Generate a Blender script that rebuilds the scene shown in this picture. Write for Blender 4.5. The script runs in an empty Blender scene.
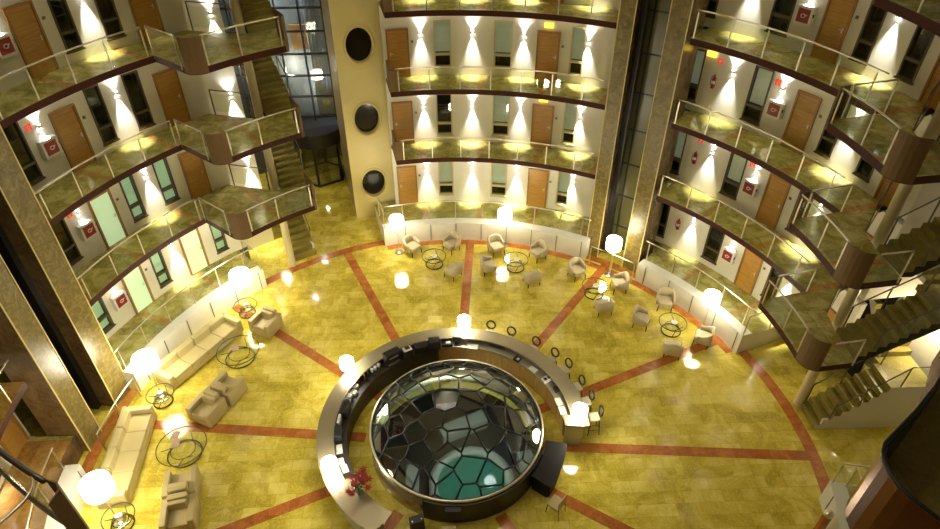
import bpy, bmesh, math, random
from mathutils import Vector, Matrix
random.seed(7)
sc = bpy.context.scene
COL = sc.collection
PI = math.pi
R_ = math.radians
sin, cos = math.sin, math.cos

# ------------------------------------------------------------------ materials
MATS = {}
def nodes(name):
    m = bpy.data.materials.new(name); m.use_nodes = True
    nt = m.node_tree; b = nt.nodes['Principled BSDF']
    MATS[name] = m
    return m, nt, b
def plain(name, col, rough=.5, metal=0., spec=.5, noise=0., nscale=8., emit=None, estr=0.):
    m, nt, b = nodes(name)
    b.inputs['Base Color'].default_value = (*col, 1)
    b.inputs['Roughness'].default_value = rough
    b.inputs['Metallic'].default_value = metal
    b.inputs['Specular IOR Level'].default_value = spec
    if noise:
        tc = nt.nodes.new('ShaderNodeTexCoord'); n = nt.nodes.new('ShaderNodeTexNoise')
        n.inputs['Scale'].default_value = nscale; n.inputs['Detail'].default_value = 4
        mx = nt.nodes.new('ShaderNodeMix'); mx.data_type = 'RGBA'
        mx.inputs['A'].default_value = (*[c*(1-noise) for c in col], 1)
        mx.inputs['B'].default_value = (*[min(1, c*(1+noise)) for c in col], 1)
        nt.links.new(tc.outputs['Object'], n.inputs['Vector'])
        nt.links.new(n.outputs['Fac'], mx.inputs['Factor'])
        nt.links.new(mx.outputs['Result'], b.inputs['Base Color'])
    if emit:
        b.inputs['Emission Color'].default_value = (*emit, 1)
        b.inputs['Emission Strength'].default_value = estr
    return m
def marble(name, c1, c2, c3, rough=.14, tile=(.62, .62), bands=False, scale=1., mort=.006, spec=.5):
    """polished stone slabs: per-slab tone, cloudy veins; optional red radial inlays"""
    m, nt, b = nodes(name)
    N = nt.nodes.new; L = nt.links.new
    tc = N('ShaderNodeTexCoord')
    br = N('ShaderNodeTexBrick')
    br.inputs['Scale'].default_value = 1.
    br.inputs['Brick Width'].default_value = tile[0]; br.inputs['Row Height'].default_value = tile[1]
    br.inputs['Mortar Size'].default_value = mort; br.inputs['Mortar Smooth'].default_value = .3
    br.inputs['Color1'].default_value = (0, 0, 0, 1); br.inputs['Color2'].default_value = (1, 1, 1, 1)
    br.inputs['Mortar'].default_value = (.4, .4, .4, 1)
    L(tc.outputs['Object'], br.inputs['Vector'])
    n1 = N('ShaderNodeTexNoise'); n1.inputs['Scale'].default_value = .9*scale; n1.inputs['Detail'].default_value = 8
    n1.inputs['Roughness'].default_value = .65; n1.inputs['Distortion'].default_value = 1.2
    L(tc.outputs['Object'], n1.inputs['Vector'])
    n2 = N('ShaderNodeTexNoise'); n2.inputs['Scale'].default_value = 3.2*scale; n2.inputs['Detail'].default_value = 6
    n2.inputs['Distortion'].default_value = 2.5
    L(tc.outputs['Object'], n2.inputs['Vector'])
    r1 = N('ShaderNodeValToRGB'); e = r1.color_ramp.elements
    e[0].position = .34; e[0].color = (*c1, 1); e[1].position = .68; e[1].color = (*c3, 1)
    k = e.new(.5); k.color = (*c2, 1)
    ad = N('ShaderNodeMath'); ad.operation = 'MULTIPLY_ADD'
    ad.inputs[1].default_value = .19
    L(br.outputs['Color'], ad.inputs[0]); 
    ad2 = N('ShaderNodeMath'); ad2.operation = 'ADD'; ad2.inputs[1].default_value = -.085
    L(n1.outputs['Fac'], ad2.inputs[0]); L(ad2.outputs[0], ad.inputs[2])
    L(ad.outputs[0], r1.inputs['Fac'])
    vein = N('ShaderNodeValToRGB'); v = vein.color_ramp.elements
    v[0].position = .47; v[0].color = (0, 0, 0, 1); v[1].position = .53; v[1].color = (0, 0, 0, 1)
    kk = v.new(.5); kk.color = (1, 1, 1, 1)
    L(n2.outputs['Fac'], vein.inputs['Fac'])
    mx = N('ShaderNodeMix'); mx.data_type = 'RGBA'; mx.inputs['B'].default_value = (*[min(1, c*1.5+.03) for c in c3], 1)
    vm = N('ShaderNodeMath'); vm.operation = 'MULTIPLY'; vm.inputs[1].default_value = .34
    L(vein.outputs['Color'], vm.inputs[0]); L(vm.outputs[0], mx.inputs['Factor']); L(r1.outputs['Color'], mx.inputs['A'])
    out = mx.outputs['Result']
    mm = N('ShaderNodeMix'); mm.data_type = 'RGBA'; mm.inputs['B'].default_value = (*[c*.55 for c in c1], 1)
    ml = N('ShaderNodeMath'); ml.operation = 'MULTIPLY'; ml.inputs[1].default_value = .45
    L(br.outputs['Fac'], ml.inputs[0]); L(ml.outputs[0], mm.inputs['Factor']); L(out, mm.inputs['A'])
    out = mm.outputs['Result']
    if bands:
        sx = N('ShaderNodeSeparateXYZ'); L(tc.outputs['Object'], sx.inputs[0])
        at = N('ShaderNodeMath'); at.operation = 'ARCTAN2'; L(sx.outputs['Y'], at.inputs[0]); L(sx.outputs['X'], at.inputs[1])
        a2 = N('ShaderNodeMath'); a2.operation = 'ADD'; a2.inputs[1].default_value = 20*R_(11.8) - R_(82.4); L(at.outputs[0], a2.inputs[0])
        md = N('ShaderNodeMath'); md.operation = 'MODULO'; md.inputs[1].default_value = R_(11.8); L(a2.outputs[0], md.inputs[0])
        cp = N('ShaderNodeMath'); cp.operation = 'LESS_THAN'; cp.inputs[1].default_value = R_(1.15); L(md.outputs[0], cp.inputs[0])
        rb = N('ShaderNodeMix'); rb.data_type = 'RGBA'; rb.inputs['B'].default_value = (.50, .12, .03, 1)
        sm = N('ShaderNodeMath'); sm.operation = 'MULTIPLY'; sm.inputs[1].default_value = .42
        L(cp.outputs[0], sm.inputs[0]); L(sm.outputs[0], rb.inputs['Factor']); L(out, rb.inputs['A'])
        out = rb.outputs['Result']
    L(out, b.inputs['Base Color'])
    rr = N('ShaderNodeMapRange'); rr.inputs['To Min'].default_value = rough*.75; rr.inputs['To Max'].default_value = rough*1.3
    L(n2.outputs['Fac'], rr.inputs['Value']); L(rr.outputs['Result'], b.inputs['Roughness'])
    b.inputs['Specular IOR Level'].default_value = spec
    return m
def woodm(name, c1, c2, rough=.35, horizontal=True):
    m, nt, b = nodes(name); N = nt.nodes.new; L = nt.links.new
    tc = N('ShaderNodeTexCoord'); mp = N('ShaderNodeMapping')
    mp.inputs['Scale'].default_value = (1.2, 1.2, 14) if horizontal else (12, 12, 1)
    n = N('ShaderNodeTexNoise'); n.inputs['Scale'].default_value = 2.; n.inputs['Detail'].default_value = 6
    r = N('ShaderNodeValToRGB'); r.color_ramp.elements[0].color = (*c1, 1); r.color_ramp.elements[1].color = (*c2, 1)
    r.color_ramp.elements[0].position = .3; r.color_ramp.elements[1].position = .72
    L(tc.outputs['Object'], mp.inputs[0]); L(mp.outputs[0], n.inputs['Vector']); L(n.outputs['Fac'], r.inputs['Fac'])
    L(r.outputs['Color'], b.inputs['Base Color']); b.inputs['Roughness'].default_value = rough
    return m
def glassm(name, tint, refl=.06, rough=.02, trans=1.):
    """clear sheet: tinted see-through plus Fresnel reflection"""
    m, nt, b = nodes(name); N = nt.nodes.new; L = nt.links.new
    out = nt.nodes['Material Output']; nt.nodes.remove(b)
    t = N('ShaderNodeBsdfTransparent'); t.inputs['Color'].default_value = (*tint, 1)
    g = N('ShaderNodeBsdfGlossy'); g.inputs['Roughness'].default_value = rough; g.inputs['Color'].default_value = (.95, .97, .95, 1)
    fr = N('ShaderNodeFresnel'); fr.inputs['IOR'].default_value = 1.45
    ma = N('ShaderNodeMath'); ma.operation = 'MULTIPLY_ADD'; ma.inputs[1].default_value = .8; ma.inputs[2].default_value = refl; ma.use_clamp = True
    L(fr.outputs[0], ma.inputs[0])
    ge = N('ShaderNodeNewGeometry'); iv = N('ShaderNodeMath'); iv.operation = 'SUBTRACT'; iv.inputs[0].default_value = 1.; L(ge.outputs['Backfacing'], iv.inputs[1])
    mu = N('ShaderNodeMath'); mu.operation = 'MULTIPLY'; L(ma.outputs[0], mu.inputs[0]); L(iv.outputs[0], mu.inputs[1])
    mx = N('ShaderNodeMixShader'); L(mu.outputs[0], mx.inputs[0]); L(t.outputs[0], mx.inputs[1]); L(g.outputs[0], mx.inputs[2])
    L(mx.outputs[0], out.inputs['Surface'])
    return m
def emis(name, col, strength):
    m, nt, b = nodes(name)
    b.inputs['Base Color'].default_value = (*[min(1, c) for c in col], 1)
    b.inputs['Emission Color'].default_value = (*col, 1); b.inputs['Emission Strength'].default_value = strength
    b.inputs['Roughness'].default_value = .6
    return m

marble('floor_stone', (.46, .352, .034), (.65, .512, .062), (.82, .69, .16), rough=.07, tile=(.62, .42))
marble('gallery_stone', (.20, .175, .04), (.36, .315, .085), (.60, .52, .20), rough=.12, tile=(1.1, .8), bands=True, scale=2.)
marble('stair_stone', (.20, .16, .03), (.27, .22, .045), (.34, .28, .07), rough=.3, tile=(3., 3.))
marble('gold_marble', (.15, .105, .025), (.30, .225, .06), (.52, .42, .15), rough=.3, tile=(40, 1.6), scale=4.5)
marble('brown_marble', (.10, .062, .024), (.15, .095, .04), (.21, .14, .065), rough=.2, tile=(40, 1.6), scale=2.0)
marble('red_stone', (.36, .105, .022), (.46, .15, .035), (.56, .23, .06), rough=.14, tile=(.6, .6), scale=2.)
plain('wall_cream', (.80, .77, .67), .6, noise=.03, nscale=1.5)
plain('soffit', (.74, .71, .62), .7)
plain('podium_white', (.80, .79, .72), .28, noise=.03, nscale=2)
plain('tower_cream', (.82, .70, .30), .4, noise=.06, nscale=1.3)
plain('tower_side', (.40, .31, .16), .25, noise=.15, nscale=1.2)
plain('fascia_brown', (.060, .013, .007), .5, spec=.2, noise=.15, nscale=3)
plain('corner_panel', (.20, .122, .050), .55, spec=.25, noise=.25, nscale=40)
plain('copper_panel', (.17, .07, .028), .26, metal=.7, noise=.1, nscale=3)
plain('black_rim', (.012, .011, .010), .35)
woodm('door_wood', (.44, .215, .040), (.60, .33, .075), .34)
woodm('door_frame', (.32, .155, .035), (.42, .22, .055), .35, False)
plain('window_frame', (.62, .53, .30), .4)
plain('window_frame_dark', (.10, .075, .04), .4)
plain('blind', (.88, .88, .74), .7, noise=.05, nscale=3, emit=(.88, .90, .66), estr=.06)  # faint glow in the material imitates light from the rooms behind
plain('room_dark', (.012, .012, .013), .8)
plain('steel', (.78, .74, .64), .3, metal=1.)
plain('dark_steel', (.20, .18, .14), .35, metal=.8)
plain('column_cream', (.70, .62, .36), .3)
plain('red_paint', (.33, .022, .016), .35)
plain('red_sign', (.62, .05, .02), .5, emit=(.8, .05, .02), estr=.35)
plain('white_paint', (.85, .84, .80), .4)
plain('black_plastic', (.015, .015, .016), .4)
plain('sofa_leather', (.62, .53, .26), .48, noise=.05, nscale=4)
plain('armchair_tan', (.48, .39, .18), .5, noise=.06, nscale=4)
plain('armchair_fabric', (.60, .52, .34), .7, noise=.08, nscale=9)
plain('dark_wood', (.045, .022, .010), .4)
plain('iron', (.10, .085, .05), .35, metal=.8)
plain('stringer_black', (.012, .010, .008), .5, spec=.2)
plain('bar_metal', (.46, .39, .25), .27, metal=.85, noise=.06, nscale=2)
plain('bar_top', (.44, .38, .25), .24, metal=.6, noise=.08, nscale=2)
plain('bar_front', (.66, .65, .56), .22)
plain('work_top', (.42, .38, .28), .28, metal=.4)
woodm('cabinet_wood', (.58, .38, .13), (.74, .52, .22), .3, False)
plain('dark_cabinet', (.022, .018, .014), .35)
plain('drum_dark', (.020, .019, .017), .35)
plain('rim_metal', (.85, .78, .58), .28, metal=.8)
plain('dome_strut', (.012, .012, .011), .4)
plain('paper', (.82, .80, .74), .6)
plain('screen_grey', (.10, .10, .11), .25)
plain('petal_red', (.50, .02, .035), .5)
plain('leaf_green', (.05, .12, .02), .5)
plain('bottle_green', (.03, .06, .02), .1)
plain('bottle_amber', (.20, .08, .015), .1)
plain('pool_water', (.08, .40, .28), .06)
plain('pool_white', (.75, .78, .66), .4)
plain('lower_dark', (.06, .06, .055), .5)
plain('blind_grey', (.22, .23, .24), .6, noise=.3, nscale=1.2)
emis('lamp_lens', (1., .96, .9), 25.)
plain('curtain_blue', (.62, .66, .78), .7, noise=.1, nscale=3)
plain('orange_panel', (.62, .30, .12), .5, noise=.1, nscale=2)
plain('stool_seat', (.62, .55, .38), .6)
plain('magazine', (.45, .30, .22), .4, noise=.4, nscale=18)
plain('shaft_dark', (.025, .022, .018), .3)
plain('shaft_olive', (.17, .16, .065), .2)
plain('ceiling_paint', (.60, .56, .45), .8)
glassm('rail_glass', (.93, .95, .89), .02)
glassm('table_glass', (.96, .98, .93), .01)
glassm('window_glass', (.80, .84, .80), .05)
plain('porthole_glass', (.006, .006, .006), .08)
glassm('shaft_glass', (.80, .82, .70), .06)
glassm('dome_glass', (.50, .54, .55), .14, .03)
glassm('lobby_glass', (.80, .84, .82), .06)
emis('lamp_shade', (1.0, .90, .66), 12.)
emis('big_lamp_shade', (1.0, .90, .66), 14.)
emis('bar_shade', (1.0, .92, .70), 24.)
emis('lit_room', (.62, .84, .50), .22)
emis('exit_glow', (1.0, .70, .06), 1.1)
emis('fill_face', (1., .93, .80), 12.)
M = MATS

# ------------------------------------------------------------------ mesh builder
class MB:
    def __init__(s): s.v = []; s.f = []; s.m = []; s.sm = []
    def add(s, vs, fs, mi=0, smooth=False):
        o = len(s.v); s.v += [tuple(p) for p in vs]
        for f in fs: s.f.append(tuple(o+i for i in f)); s.m.append(mi); s.sm.append(smooth)
    def box(s, c, d, mi=0, rot=0., M4=None):
        cx, cy, cz = c; hx, hy, hz = d[0]/2, d[1]/2, d[2]/2
        vs = []
        for z in (-hz, hz):
            for x, y in ((-hx, -hy), (hx, -hy), (hx, hy), (-hx, hy)):
                vs.append((cx + x*cos(rot)-y*sin(rot), cy + x*sin(rot)+y*cos(rot), cz+z))
        if M4 is not None: vs = [tuple(M4 @ Vector(p)) for p in vs]
        s.add(vs, [(3, 2, 1, 0), (4, 5, 6, 7), (0, 1, 5, 4), (1, 2, 6, 5), (2, 3, 7, 6), (3, 0, 4, 7)], mi)
    def rbox(s, c, d, r=.04, mi=0, rot=0., seg=3):
        """box with rounded vertical corners and softened top edge"""
        cx, cy, cz = c; hx, hy = d[0]/2, d[1]/2
        r = min(r, hx*.98, hy*.98)
        prof = []
        for (sx, sy, a0) in ((1, 1, 0), (-1, 1, 90), (-1, -1, 180), (1, -1, 270)):
            for k in range(seg+1):
                a = R_(a0 + 90*k/seg); prof.append((sx*(hx-r), sy*(hy-r), cos(a), sin(a)))
        n = len(prof); rings = []
        zs = [(-d[2]/2, 0.)]
        for k in range(seg+1):
            a = PI/2*k/seg; zs.append((d[2]/2 - r*.6 + r*.6*sin(a), -(r*.6)*(1-cos(a))))
        vs = []
        for z, off in zs:
            for bx, by, ca, sa in prof:
                x = bx+(r+off)*ca; y = by+(r+off)*sa
                vs.append((cx + x*cos(rot)-y*sin(rot), cy + x*sin(rot)+y*cos(rot), cz+z))
        fs = []
        for j in range(len(zs)-1):
            for i in range(n): fs.append((j*n+i, j*n+(i+1) % n, (j+1)*n+(i+1) % n, (j+1)*n+i))
        fs.append(tuple(reversed(range(n)))); fs.append(tuple(range((len(zs)-1)*n, len(zs)*n)))
        s.add(vs, fs, mi, False)
    def tube(s, pts, r, n=8, mi=0, closed=False, cap=True):
        pts = [Vector(p) for p in pts]; N = len(pts); vs = []; prev = None
        for i, p in enumerate(pts):
            if closed: t = pts[(i+1) % N]-pts[i-1]
            else: t = pts[min(i+1, N-1)]-pts[max(i-1, 0)]
            t.normalize()
            if prev is None:
                a = Vector((0, 0, 1)) if abs(t.z) < .9 else Vector((1, 0, 0))
                u = t.cross(a).normalized()
            else:
                u = (prev - t*prev.dot(t)).normalized()
            w = t.cross(u); prev = u
            for k in range(n):
                a = 2*PI*k/n; vs.append(p + u*(r*cos(a)) + w*(r*sin(a)))
        fs = []
        for i in range(N if closed else N-1):
            j = (i+1) % N
            for k in range(n): fs.append((i*n+k, i*n+(k+1) % n, j*n+(k+1) % n, j*n+k))
        if cap and not closed:
            fs.append(tuple(reversed(range(n)))); fs.append(tuple((N-1)*n+k for k in range(n)))
        s.add(vs, fs, mi, True)
    def lathe(s, prof, n=24, mi=0, c=(0, 0, 0), smooth=True, a0=0., a1=2*PI):
        full = abs(a1-a0-2*PI) < 1e-6; m = n if full else n+1
        vs = []
        for (r, z) in prof:
            for k in range(m):
                a = a0+(a1-a0)*k/n; vs.append((c[0]+r*cos(a), c[1]+r*sin(a), c[2]+z))
        fs = []
        for j in range(len(prof)-1):
            for k in range(n):
                k2 = (k+1) % m; fs.append((j*m+k, j*m+k2, (j+1)*m+k2, (j+1)*m+k))
        s.add(vs, fs, mi, smooth)
    def cyl(s, c, r, z0, z1, n=20, mi=0, r2=None):
        r2 = r if r2 is None else r2
        s.lathe([(0, z0), (r, z0)], n, mi, (c[0], c[1], 0), False)
        s.lathe([(r, z0), (r2, z1)], n, mi, (c[0], c[1], 0), True)
        s.lathe([(r2, z1), (0, z1)], n, mi, (c[0], c[1], 0), False)
    def torus(s, c, R, r, n=40, k=8, mi=0):
        s.tube([(c[0]+R*cos(2*PI*i/n), c[1]+R*sin(2*PI*i/n), c[2]) for i in range(n)], r, k, mi, True)
    def arcbox(s, a0, a1, r0, r1, z0, z1, step=2., mi=(0, 0, 0, 0), ends=True, smooth=False):
        """curved block; mi = (top, inner side, bottom, outer side)"""
        n = max(1, int(math.ceil(abs(a1-a0)/step))); vs = []
        for i in range(n+1):
            a = R_(a0+(a1-a0)*i/n)
            for r, z in ((r0, z0), (r0, z1), (r1, z1), (r1, z0)): vs.append((r*cos(a), r*sin(a), z))
        o = len(s.v)
        s.add(vs, [])
        def q(f, m): s.f.append(tuple(o+i for i in f)); s.m.append(m); s.sm.append(smooth)
        flip = a1 > a0
        for i in range(n):
            b = 4*i; d = 4*(i+1)
            for (x, y, m) in ((0, 1, mi[1]), (1, 2, mi[0]), (2, 3, mi[3]), (3, 0, mi[2])):
                f = (b+x, b+y, d+y, d+x) if flip else (b+x, d+x, d+y, b+y)
                q(f, m)
        if ends:
            e = 4*n
            q((0, 3, 2, 1) if flip else (0, 1, 2, 3), mi[1]); q((e, e+1, e+2, e+3) if flip else (e+3, e+2, e+1, e), mi[1])
    def mesh(s, name, mats):
        me = bpy.data.meshes.new(name); me.from_pydata(s.v, [], s.f)
        for m in (mats if isinstance(mats, (list, tuple)) else [mats]): me.materials.append(M[m])
        me.polygons.foreach_set('material_index', s.m); me.polygons.foreach_set('use_smooth', s.sm)
        me.update(); return me
    def build(s, name, mats, parent=None, loc=(0, 0, 0), rz=0.):
        return put(name, s.mesh(name, mats), parent, loc, rz)
def put(name, me, parent=None, loc=(0, 0, 0), rz=0.):
    o = bpy.data.objects.new(name, me); COL.objects.link(o)
    o.location = loc; o.rotation_euler = (0, 0, rz)
    if parent: o.parent = parent
    return o
def thing(name, label, cat, loc=(0, 0, 0), rz=0., group=None):
    o = bpy.data.objects.new(name, None); COL.objects.link(o); o.empty_display_size = .2
    o.location = loc; o.rotation_euler = (0, 0, rz); tag(o, label, cat, group); return o
def tag(o, label, cat, group=None):
    o['label'] = label; o['category'] = cat
    if group: o['group'] = group
    return o
def struct(o): o['kind'] = 'structure'; return o
def sempty(name, loc, rz=0.):
    o = bpy.data.objects.new(name, None); COL.objects.link(o); o.location = loc; o.rotation_euler = (0, 0, rz)
    o.empty_display_size = .2
    return struct(o)
def dup(root, loc, rz, label=None, group=None):
    r = root.copy(); COL.objects.link(r); r.location = loc; r.rotation_euler = (0, 0, rz)
    if label: r['label'] = label
    if group: r['group'] = group
    for ch in list(root.children):
        c = ch.copy(); COL.objects.link(c); c.parent = r
        for g in list(ch.children):
            d = g.copy(); COL.objects.link(d); d.parent = c
    return r
def pol(r, a, z=0.): return Vector((r*cos(R_(a)), r*sin(R_(a)), z))
def lamp_point(name, loc, power, col=(1, .86, .62), size=.12, parent=None):
    l = bpy.data.lights.new(name, 'POINT'); l.energy = power; l.color = col; l.shadow_soft_size = size
    o = bpy.data.objects.new(name, l); COL.objects.link(o); o.location = loc
    if parent: o.parent = parent
    return o
SPOTS = {}
def lamp_spot(name, loc, rot, power, col, ang, blend, size, parent=None):
    key = (name, power, ang)
    if key not in SPOTS:
        l = bpy.data.lights.new(name, 'SPOT'); l.energy = power; l.color = col
        l.spot_size = R_(ang); l.spot_blend = blend; l.shadow_soft_size = size
        SPOTS[key] = l
    o = bpy.data.objects.new(name, SPOTS[key]); COL.objects.link(o); o.location = loc; o.rotation_euler = rot
    if parent: o.parent = parent
    return o

LV = [.87, 4.12, 7.31, 10.51, 13.72]
RW, RE, RL = 13.75, 12.2, 10.02          # wall, gallery edge, landing edge radii
FL = ['ground', 'first', 'second', 'third', 'fourth']
# ================================================================== SETTING
def polyslab(mb, pts, z0, z1, mi=(0, 1, 2)):
    n = len(pts); o = len(mb.v)
    mb.add([(p[0], p[1], z0) for p in pts] + [(p[0], p[1], z1) for p in pts], [])
    def q(f, m): mb.f.append(tuple(o+i for i in f)); mb.m.append(m); mb.sm.append(False)
    q(tuple(range(n, 2*n)), mi[0]); q(tuple(reversed(range(n))), mi[2])
    for i in range(n): q((i, (i+1) % n, n+(i+1) % n, n+i), mi[1])
def arcpts(r, a0, a1, step=1.5):
    n = max(1, int(math.ceil(abs(a1-a0)/step)))
    return [pol(r, a0+(a1-a0)*i/n) for i in range(n+1)]
def corner(r, a, rad, side, n=6):
    """rounded plan corner where a radial edge at azimuth a meets the inner arc r.
    side=+1: the slab lies clockwise of a (a is its ccw end); points run from the radial edge to the arc for +1, from the arc to the radial edge for -1"""
    da = math.degrees(rad/(r+rad))
    c = pol(r+rad, a - side*da)
    out = []
    for k in range(n+1):
        t = k/n if side > 0 else 1-k/n
        d = R_(a + side*90 + side*90*t)
        out.append(Vector((c.x+rad*cos(d), c.y+rad*sin(d), 0)))
    return out

# ---- atrium floor, with the round opening under the dome
mb = MB()
mb.lathe([(2.72, -.35), (2.72, 0.), (21., 0.)], 96, 0, (0, 0, 0), False)
fl = struct(mb.build('floor', 'floor_stone'))
mb = MB()
for k, a in enumerate([113.7, 84.7, 52.6, 22.6, -4.9, -33.3, 173.4, -157.6, 141.3, -63, -93, -125]):
    d = Vector((cos(R_(a)), sin(R_(a)), 0)); t = Vector((-d.y, d.x, 0)); w = .19
    r0 = 3.0; r1 = 11.74
    p = [d*r0-t*w, d*r1-t*w, d*r1+t*w, d*r0+t*w]
    mb.add([(q.x, q.y, .004) for q in p], [(0, 1, 2, 3)])
mb.arcbox(-180, 180, 11.73, 12.13, -.02, .006, 3, ends=False)
for a0, a1 in ((58, 104.5), (19, 57)): mb.arcbox(a0, a1, 11.28, 11.6, -.02, .005, 3)
struct(mb.build('trim_1', 'red_stone'))

# ---- galleries: floor slabs with brown edge, white soffit
SL = ['gallery_stone', 'fascia_brown', 'soffit']
def slab(name, parts, polys, z, th=.22, top='gallery_stone'):
    mb = MB()
    for (a0, a1, r0, r1) in parts: mb.arcbox(a0, a1, r0, r1, z-th, z, 2, (0, 1, 2, 1))
    for p in polys: polyslab(mb, p, z-th, z)
    return struct(mb.build(name, [top]+SL[1:]))
def right_landing(rl=10.35):
    return [pol(12.35, 12)] + corner(rl, 12, .12, 1, 3) + arcpts(rl, 11.2, -1.3)[1:-1] + corner(rl, -4.2, .5, -1) + \
        [pol(11.95, -3.2), Vector((11.95, .62, 0)), pol(12.16, 6.8), pol(13.55, 11.6), pol(13.95, 12)]
def left_landing(rl=RL):
    s = 122.0
    def loc(u, v): return Vector((u*cos(R_(s))-v*sin(R_(s)), u*sin(R_(s))+v*cos(R_(s)), 0))
    return [pol(12.35, 140.4)] + corner(rl, 140.4, .5, 1) + arcpts(rl, 137.3, 121.8)[1:-1] + corner(rl, 121.0, .15, -1, 3) + \
        [loc(11.95, -.6), loc(11.95, .62), pol(12.16, 126.6), pol(13.6, 131.3), pol(13.95, 132), *arcpts(13.95, 134, 140.4)]
for L in (1, 2, 3, 4):
    slab('floor_back_gallery', [(58.2, 100.4, RE, 13.95)], [], LV[L])
    slab('floor_right_gallery', [(12, 45.4, RE, 13.95)], [right_landing()], LV[L])
    slab('floor_left_gallery', [(140.4, 166.4, RE, 13.95)], [left_landing()], LV[L])
    slab('floor_near_gallery', [(181.8, 214, RE, 13.95)], [], LV[L])
near_r = [pol(12.3, -38)] + arcpts(10.05, -38, -57.6) + corner(10.05, -61, .6, -1) + [pol(12.3, -61)]
slab('floor_near_landing', [], [near_r], LV[3], .24, 'stair_stone')

# ---- ground podium: white front, set-back stone walk
def podium(name, a0, a1, ends=True):
    mb = MB()
    mb.arcbox(a0, a1, 11.62, 12.06, 0, .96, 2, (1, 1, 1, 1))
    mb.arcbox(a0, a1, 12.06, 13.95, 0, .87, 2, (0, 1, 1, 1))
    o = struct(mb.build(name, ['gallery_stone', 'podium_white']))
    k = a0+1.2
    while k < a1:
        s = MB(); s.box((0, 0, .48), (.025, .02, .9)); p = pol(11.612, k)
        s.build('panel_joint', 'dark_steel', o, p, R_(k-90)); k += 5.9
    return o
podium('floor_back_podium', 57.4, 104.8)
podium('floor_right_podium', 18.3, 45.0)
podium('floor_left_podium', 133.2, 166.5)
podium('floor_near_podium', 184.8, 214)
mb = MB(); mb.arcbox(179.2, 184.8, 12.3, 13.95, 0, .87, 2, (0, 1, 1, 1)); struct(mb.build('floor_near_walk', ['gallery_stone', 'brown_marble']))
podium('floor_lower_podium', -40, -12.6)

# ---- curved gallery walls with real window openings
def curved_wall(name, R, a0, a1, z0, z1, holes, mat, th=.22, flip=False):
    az = {a0, a1}; zs = {z0, z1}
    for h in holes: az |= {h[0], h[1]}; zs |= {h[2], h[3]}
    k = a0
    while k < a1: az.add(round(k, 3)); k += 2.
    az = sorted(az); zs = sorted(zs); mb = MB(); N = len(zs)
    for rr in (R, R+th):
        for a in az:
            for z in zs: mb.v.append(tuple(pol(rr, a, z)))
    def q(f): mb.f.append(f); mb.m.append(0); mb.sm.append(False)
    O = len(az)*N
    for i in range(len(az)-1):
        for j in range(N-1):
            am = (az[i]+az[i+1])/2; zm = (zs[j]+zs[j+1])/2
            if any(h[0] < am < h[1] and h[2] < zm < h[3] for h in holes): continue
            q((i*N+j, i*N+j+1, (i+1)*N+j+1, (i+1)*N+j))
            q((O+i*N+j, O+(i+1)*N+j, O+(i+1)*N+j+1, O+i*N+j+1))
    def rev(p1, p2, p3, p4): mb.add([p1, p2, p3, p4], [(0, 1, 2, 3)])
    for h in holes + [(a0, a1, z0, z1)]:
        A, B, zA, zB = h
        for a in (A, B): rev(pol(R, a, zA), pol(R+th, a, zA), pol(R+th, a, zB), pol(R, a, zB))
        for z in (zA, zB):
            m = max(2, int((B-A)/1.5))
            for k in range(m):
                x, y = A+(B-A)*k/m, A+(B-A)*(k+1)/m
                rev(pol(R, x, z), pol(R+th, x, z), pol(R+th, y, z), pol(R, y, z))
    return struct(mb.build(name, mat))

WH = (.36, 2.36)
# window: (az_hi, az_lo, style); door: (az_hi, az_lo, style, handle side)
BACK_W = [(91.6, 88.6), (81.0, 77.8), (67.6, 65.2)]
BACK_D = [(99.9, 96.0, -1), (73.5, 69.5, 1)]
BACK_S = [93.9, 84.8, 75.8, 64.6]
RIGHT_W = [(48.0, 45.1), (37.1, 34.1), (24.4, 22.0), (17.8, 15.4)]
RIGHT_D = [(29.8, 26.1, 1), (13.7, 10.0, 1)]
RIGHT_S = [40.2, 32.1, 20.4]
LEFT_W = [(161.4, 158.5), (148.7, 146.4), (142.9, 140.4)]
LEFT_D = [(154.4, 150.6, 1), (138.5, 134.8, 1)]
LEFT_S = [156.2, 144.4]
NEAR_W = [(188.0, 185.2)]
NEAR_D = [(183.2, 179.4, 1), (194, 190, 1)]
wall_specs = {'back': (60.3, 100.6, BACK_W), 'right': (8.4, 48.4, RIGHT_W), 'left': (131.2, 166.5, LEFT_W), 'near': (178.8, 214, NEAR_W)}
LEFT_W0 = [(161.4, 158.5), (148.7, 146.4), (137.0, 134.8)]
LEFT_D0 = [(154.4, 150.6, 1), (142.9, 139.1, 1)]
for nm, (a0, a1, ws) in wall_specs.items():
    for L in range(5):
        if L == 4 and nm == 'near': continue
        w = LEFT_W0 if (nm == 'left' and L == 0) else ws
        top = LV[L+1]-.2 if L < 4 else 16.7
        curved_wall('wall_%s' % nm, RW, a0, a1, LV[L]-.02, top, [(lo, hi, LV[L]+WH[0], LV[L]+WH[1]) for hi, lo in w], 'wall_cream')
    mb = MB(); mb.arcbox(a0, a1, 15.1, 15.2, 0, 14, 2)
    struct(mb.build('wall_behind_%s' % nm, 'room_dark'))
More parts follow.
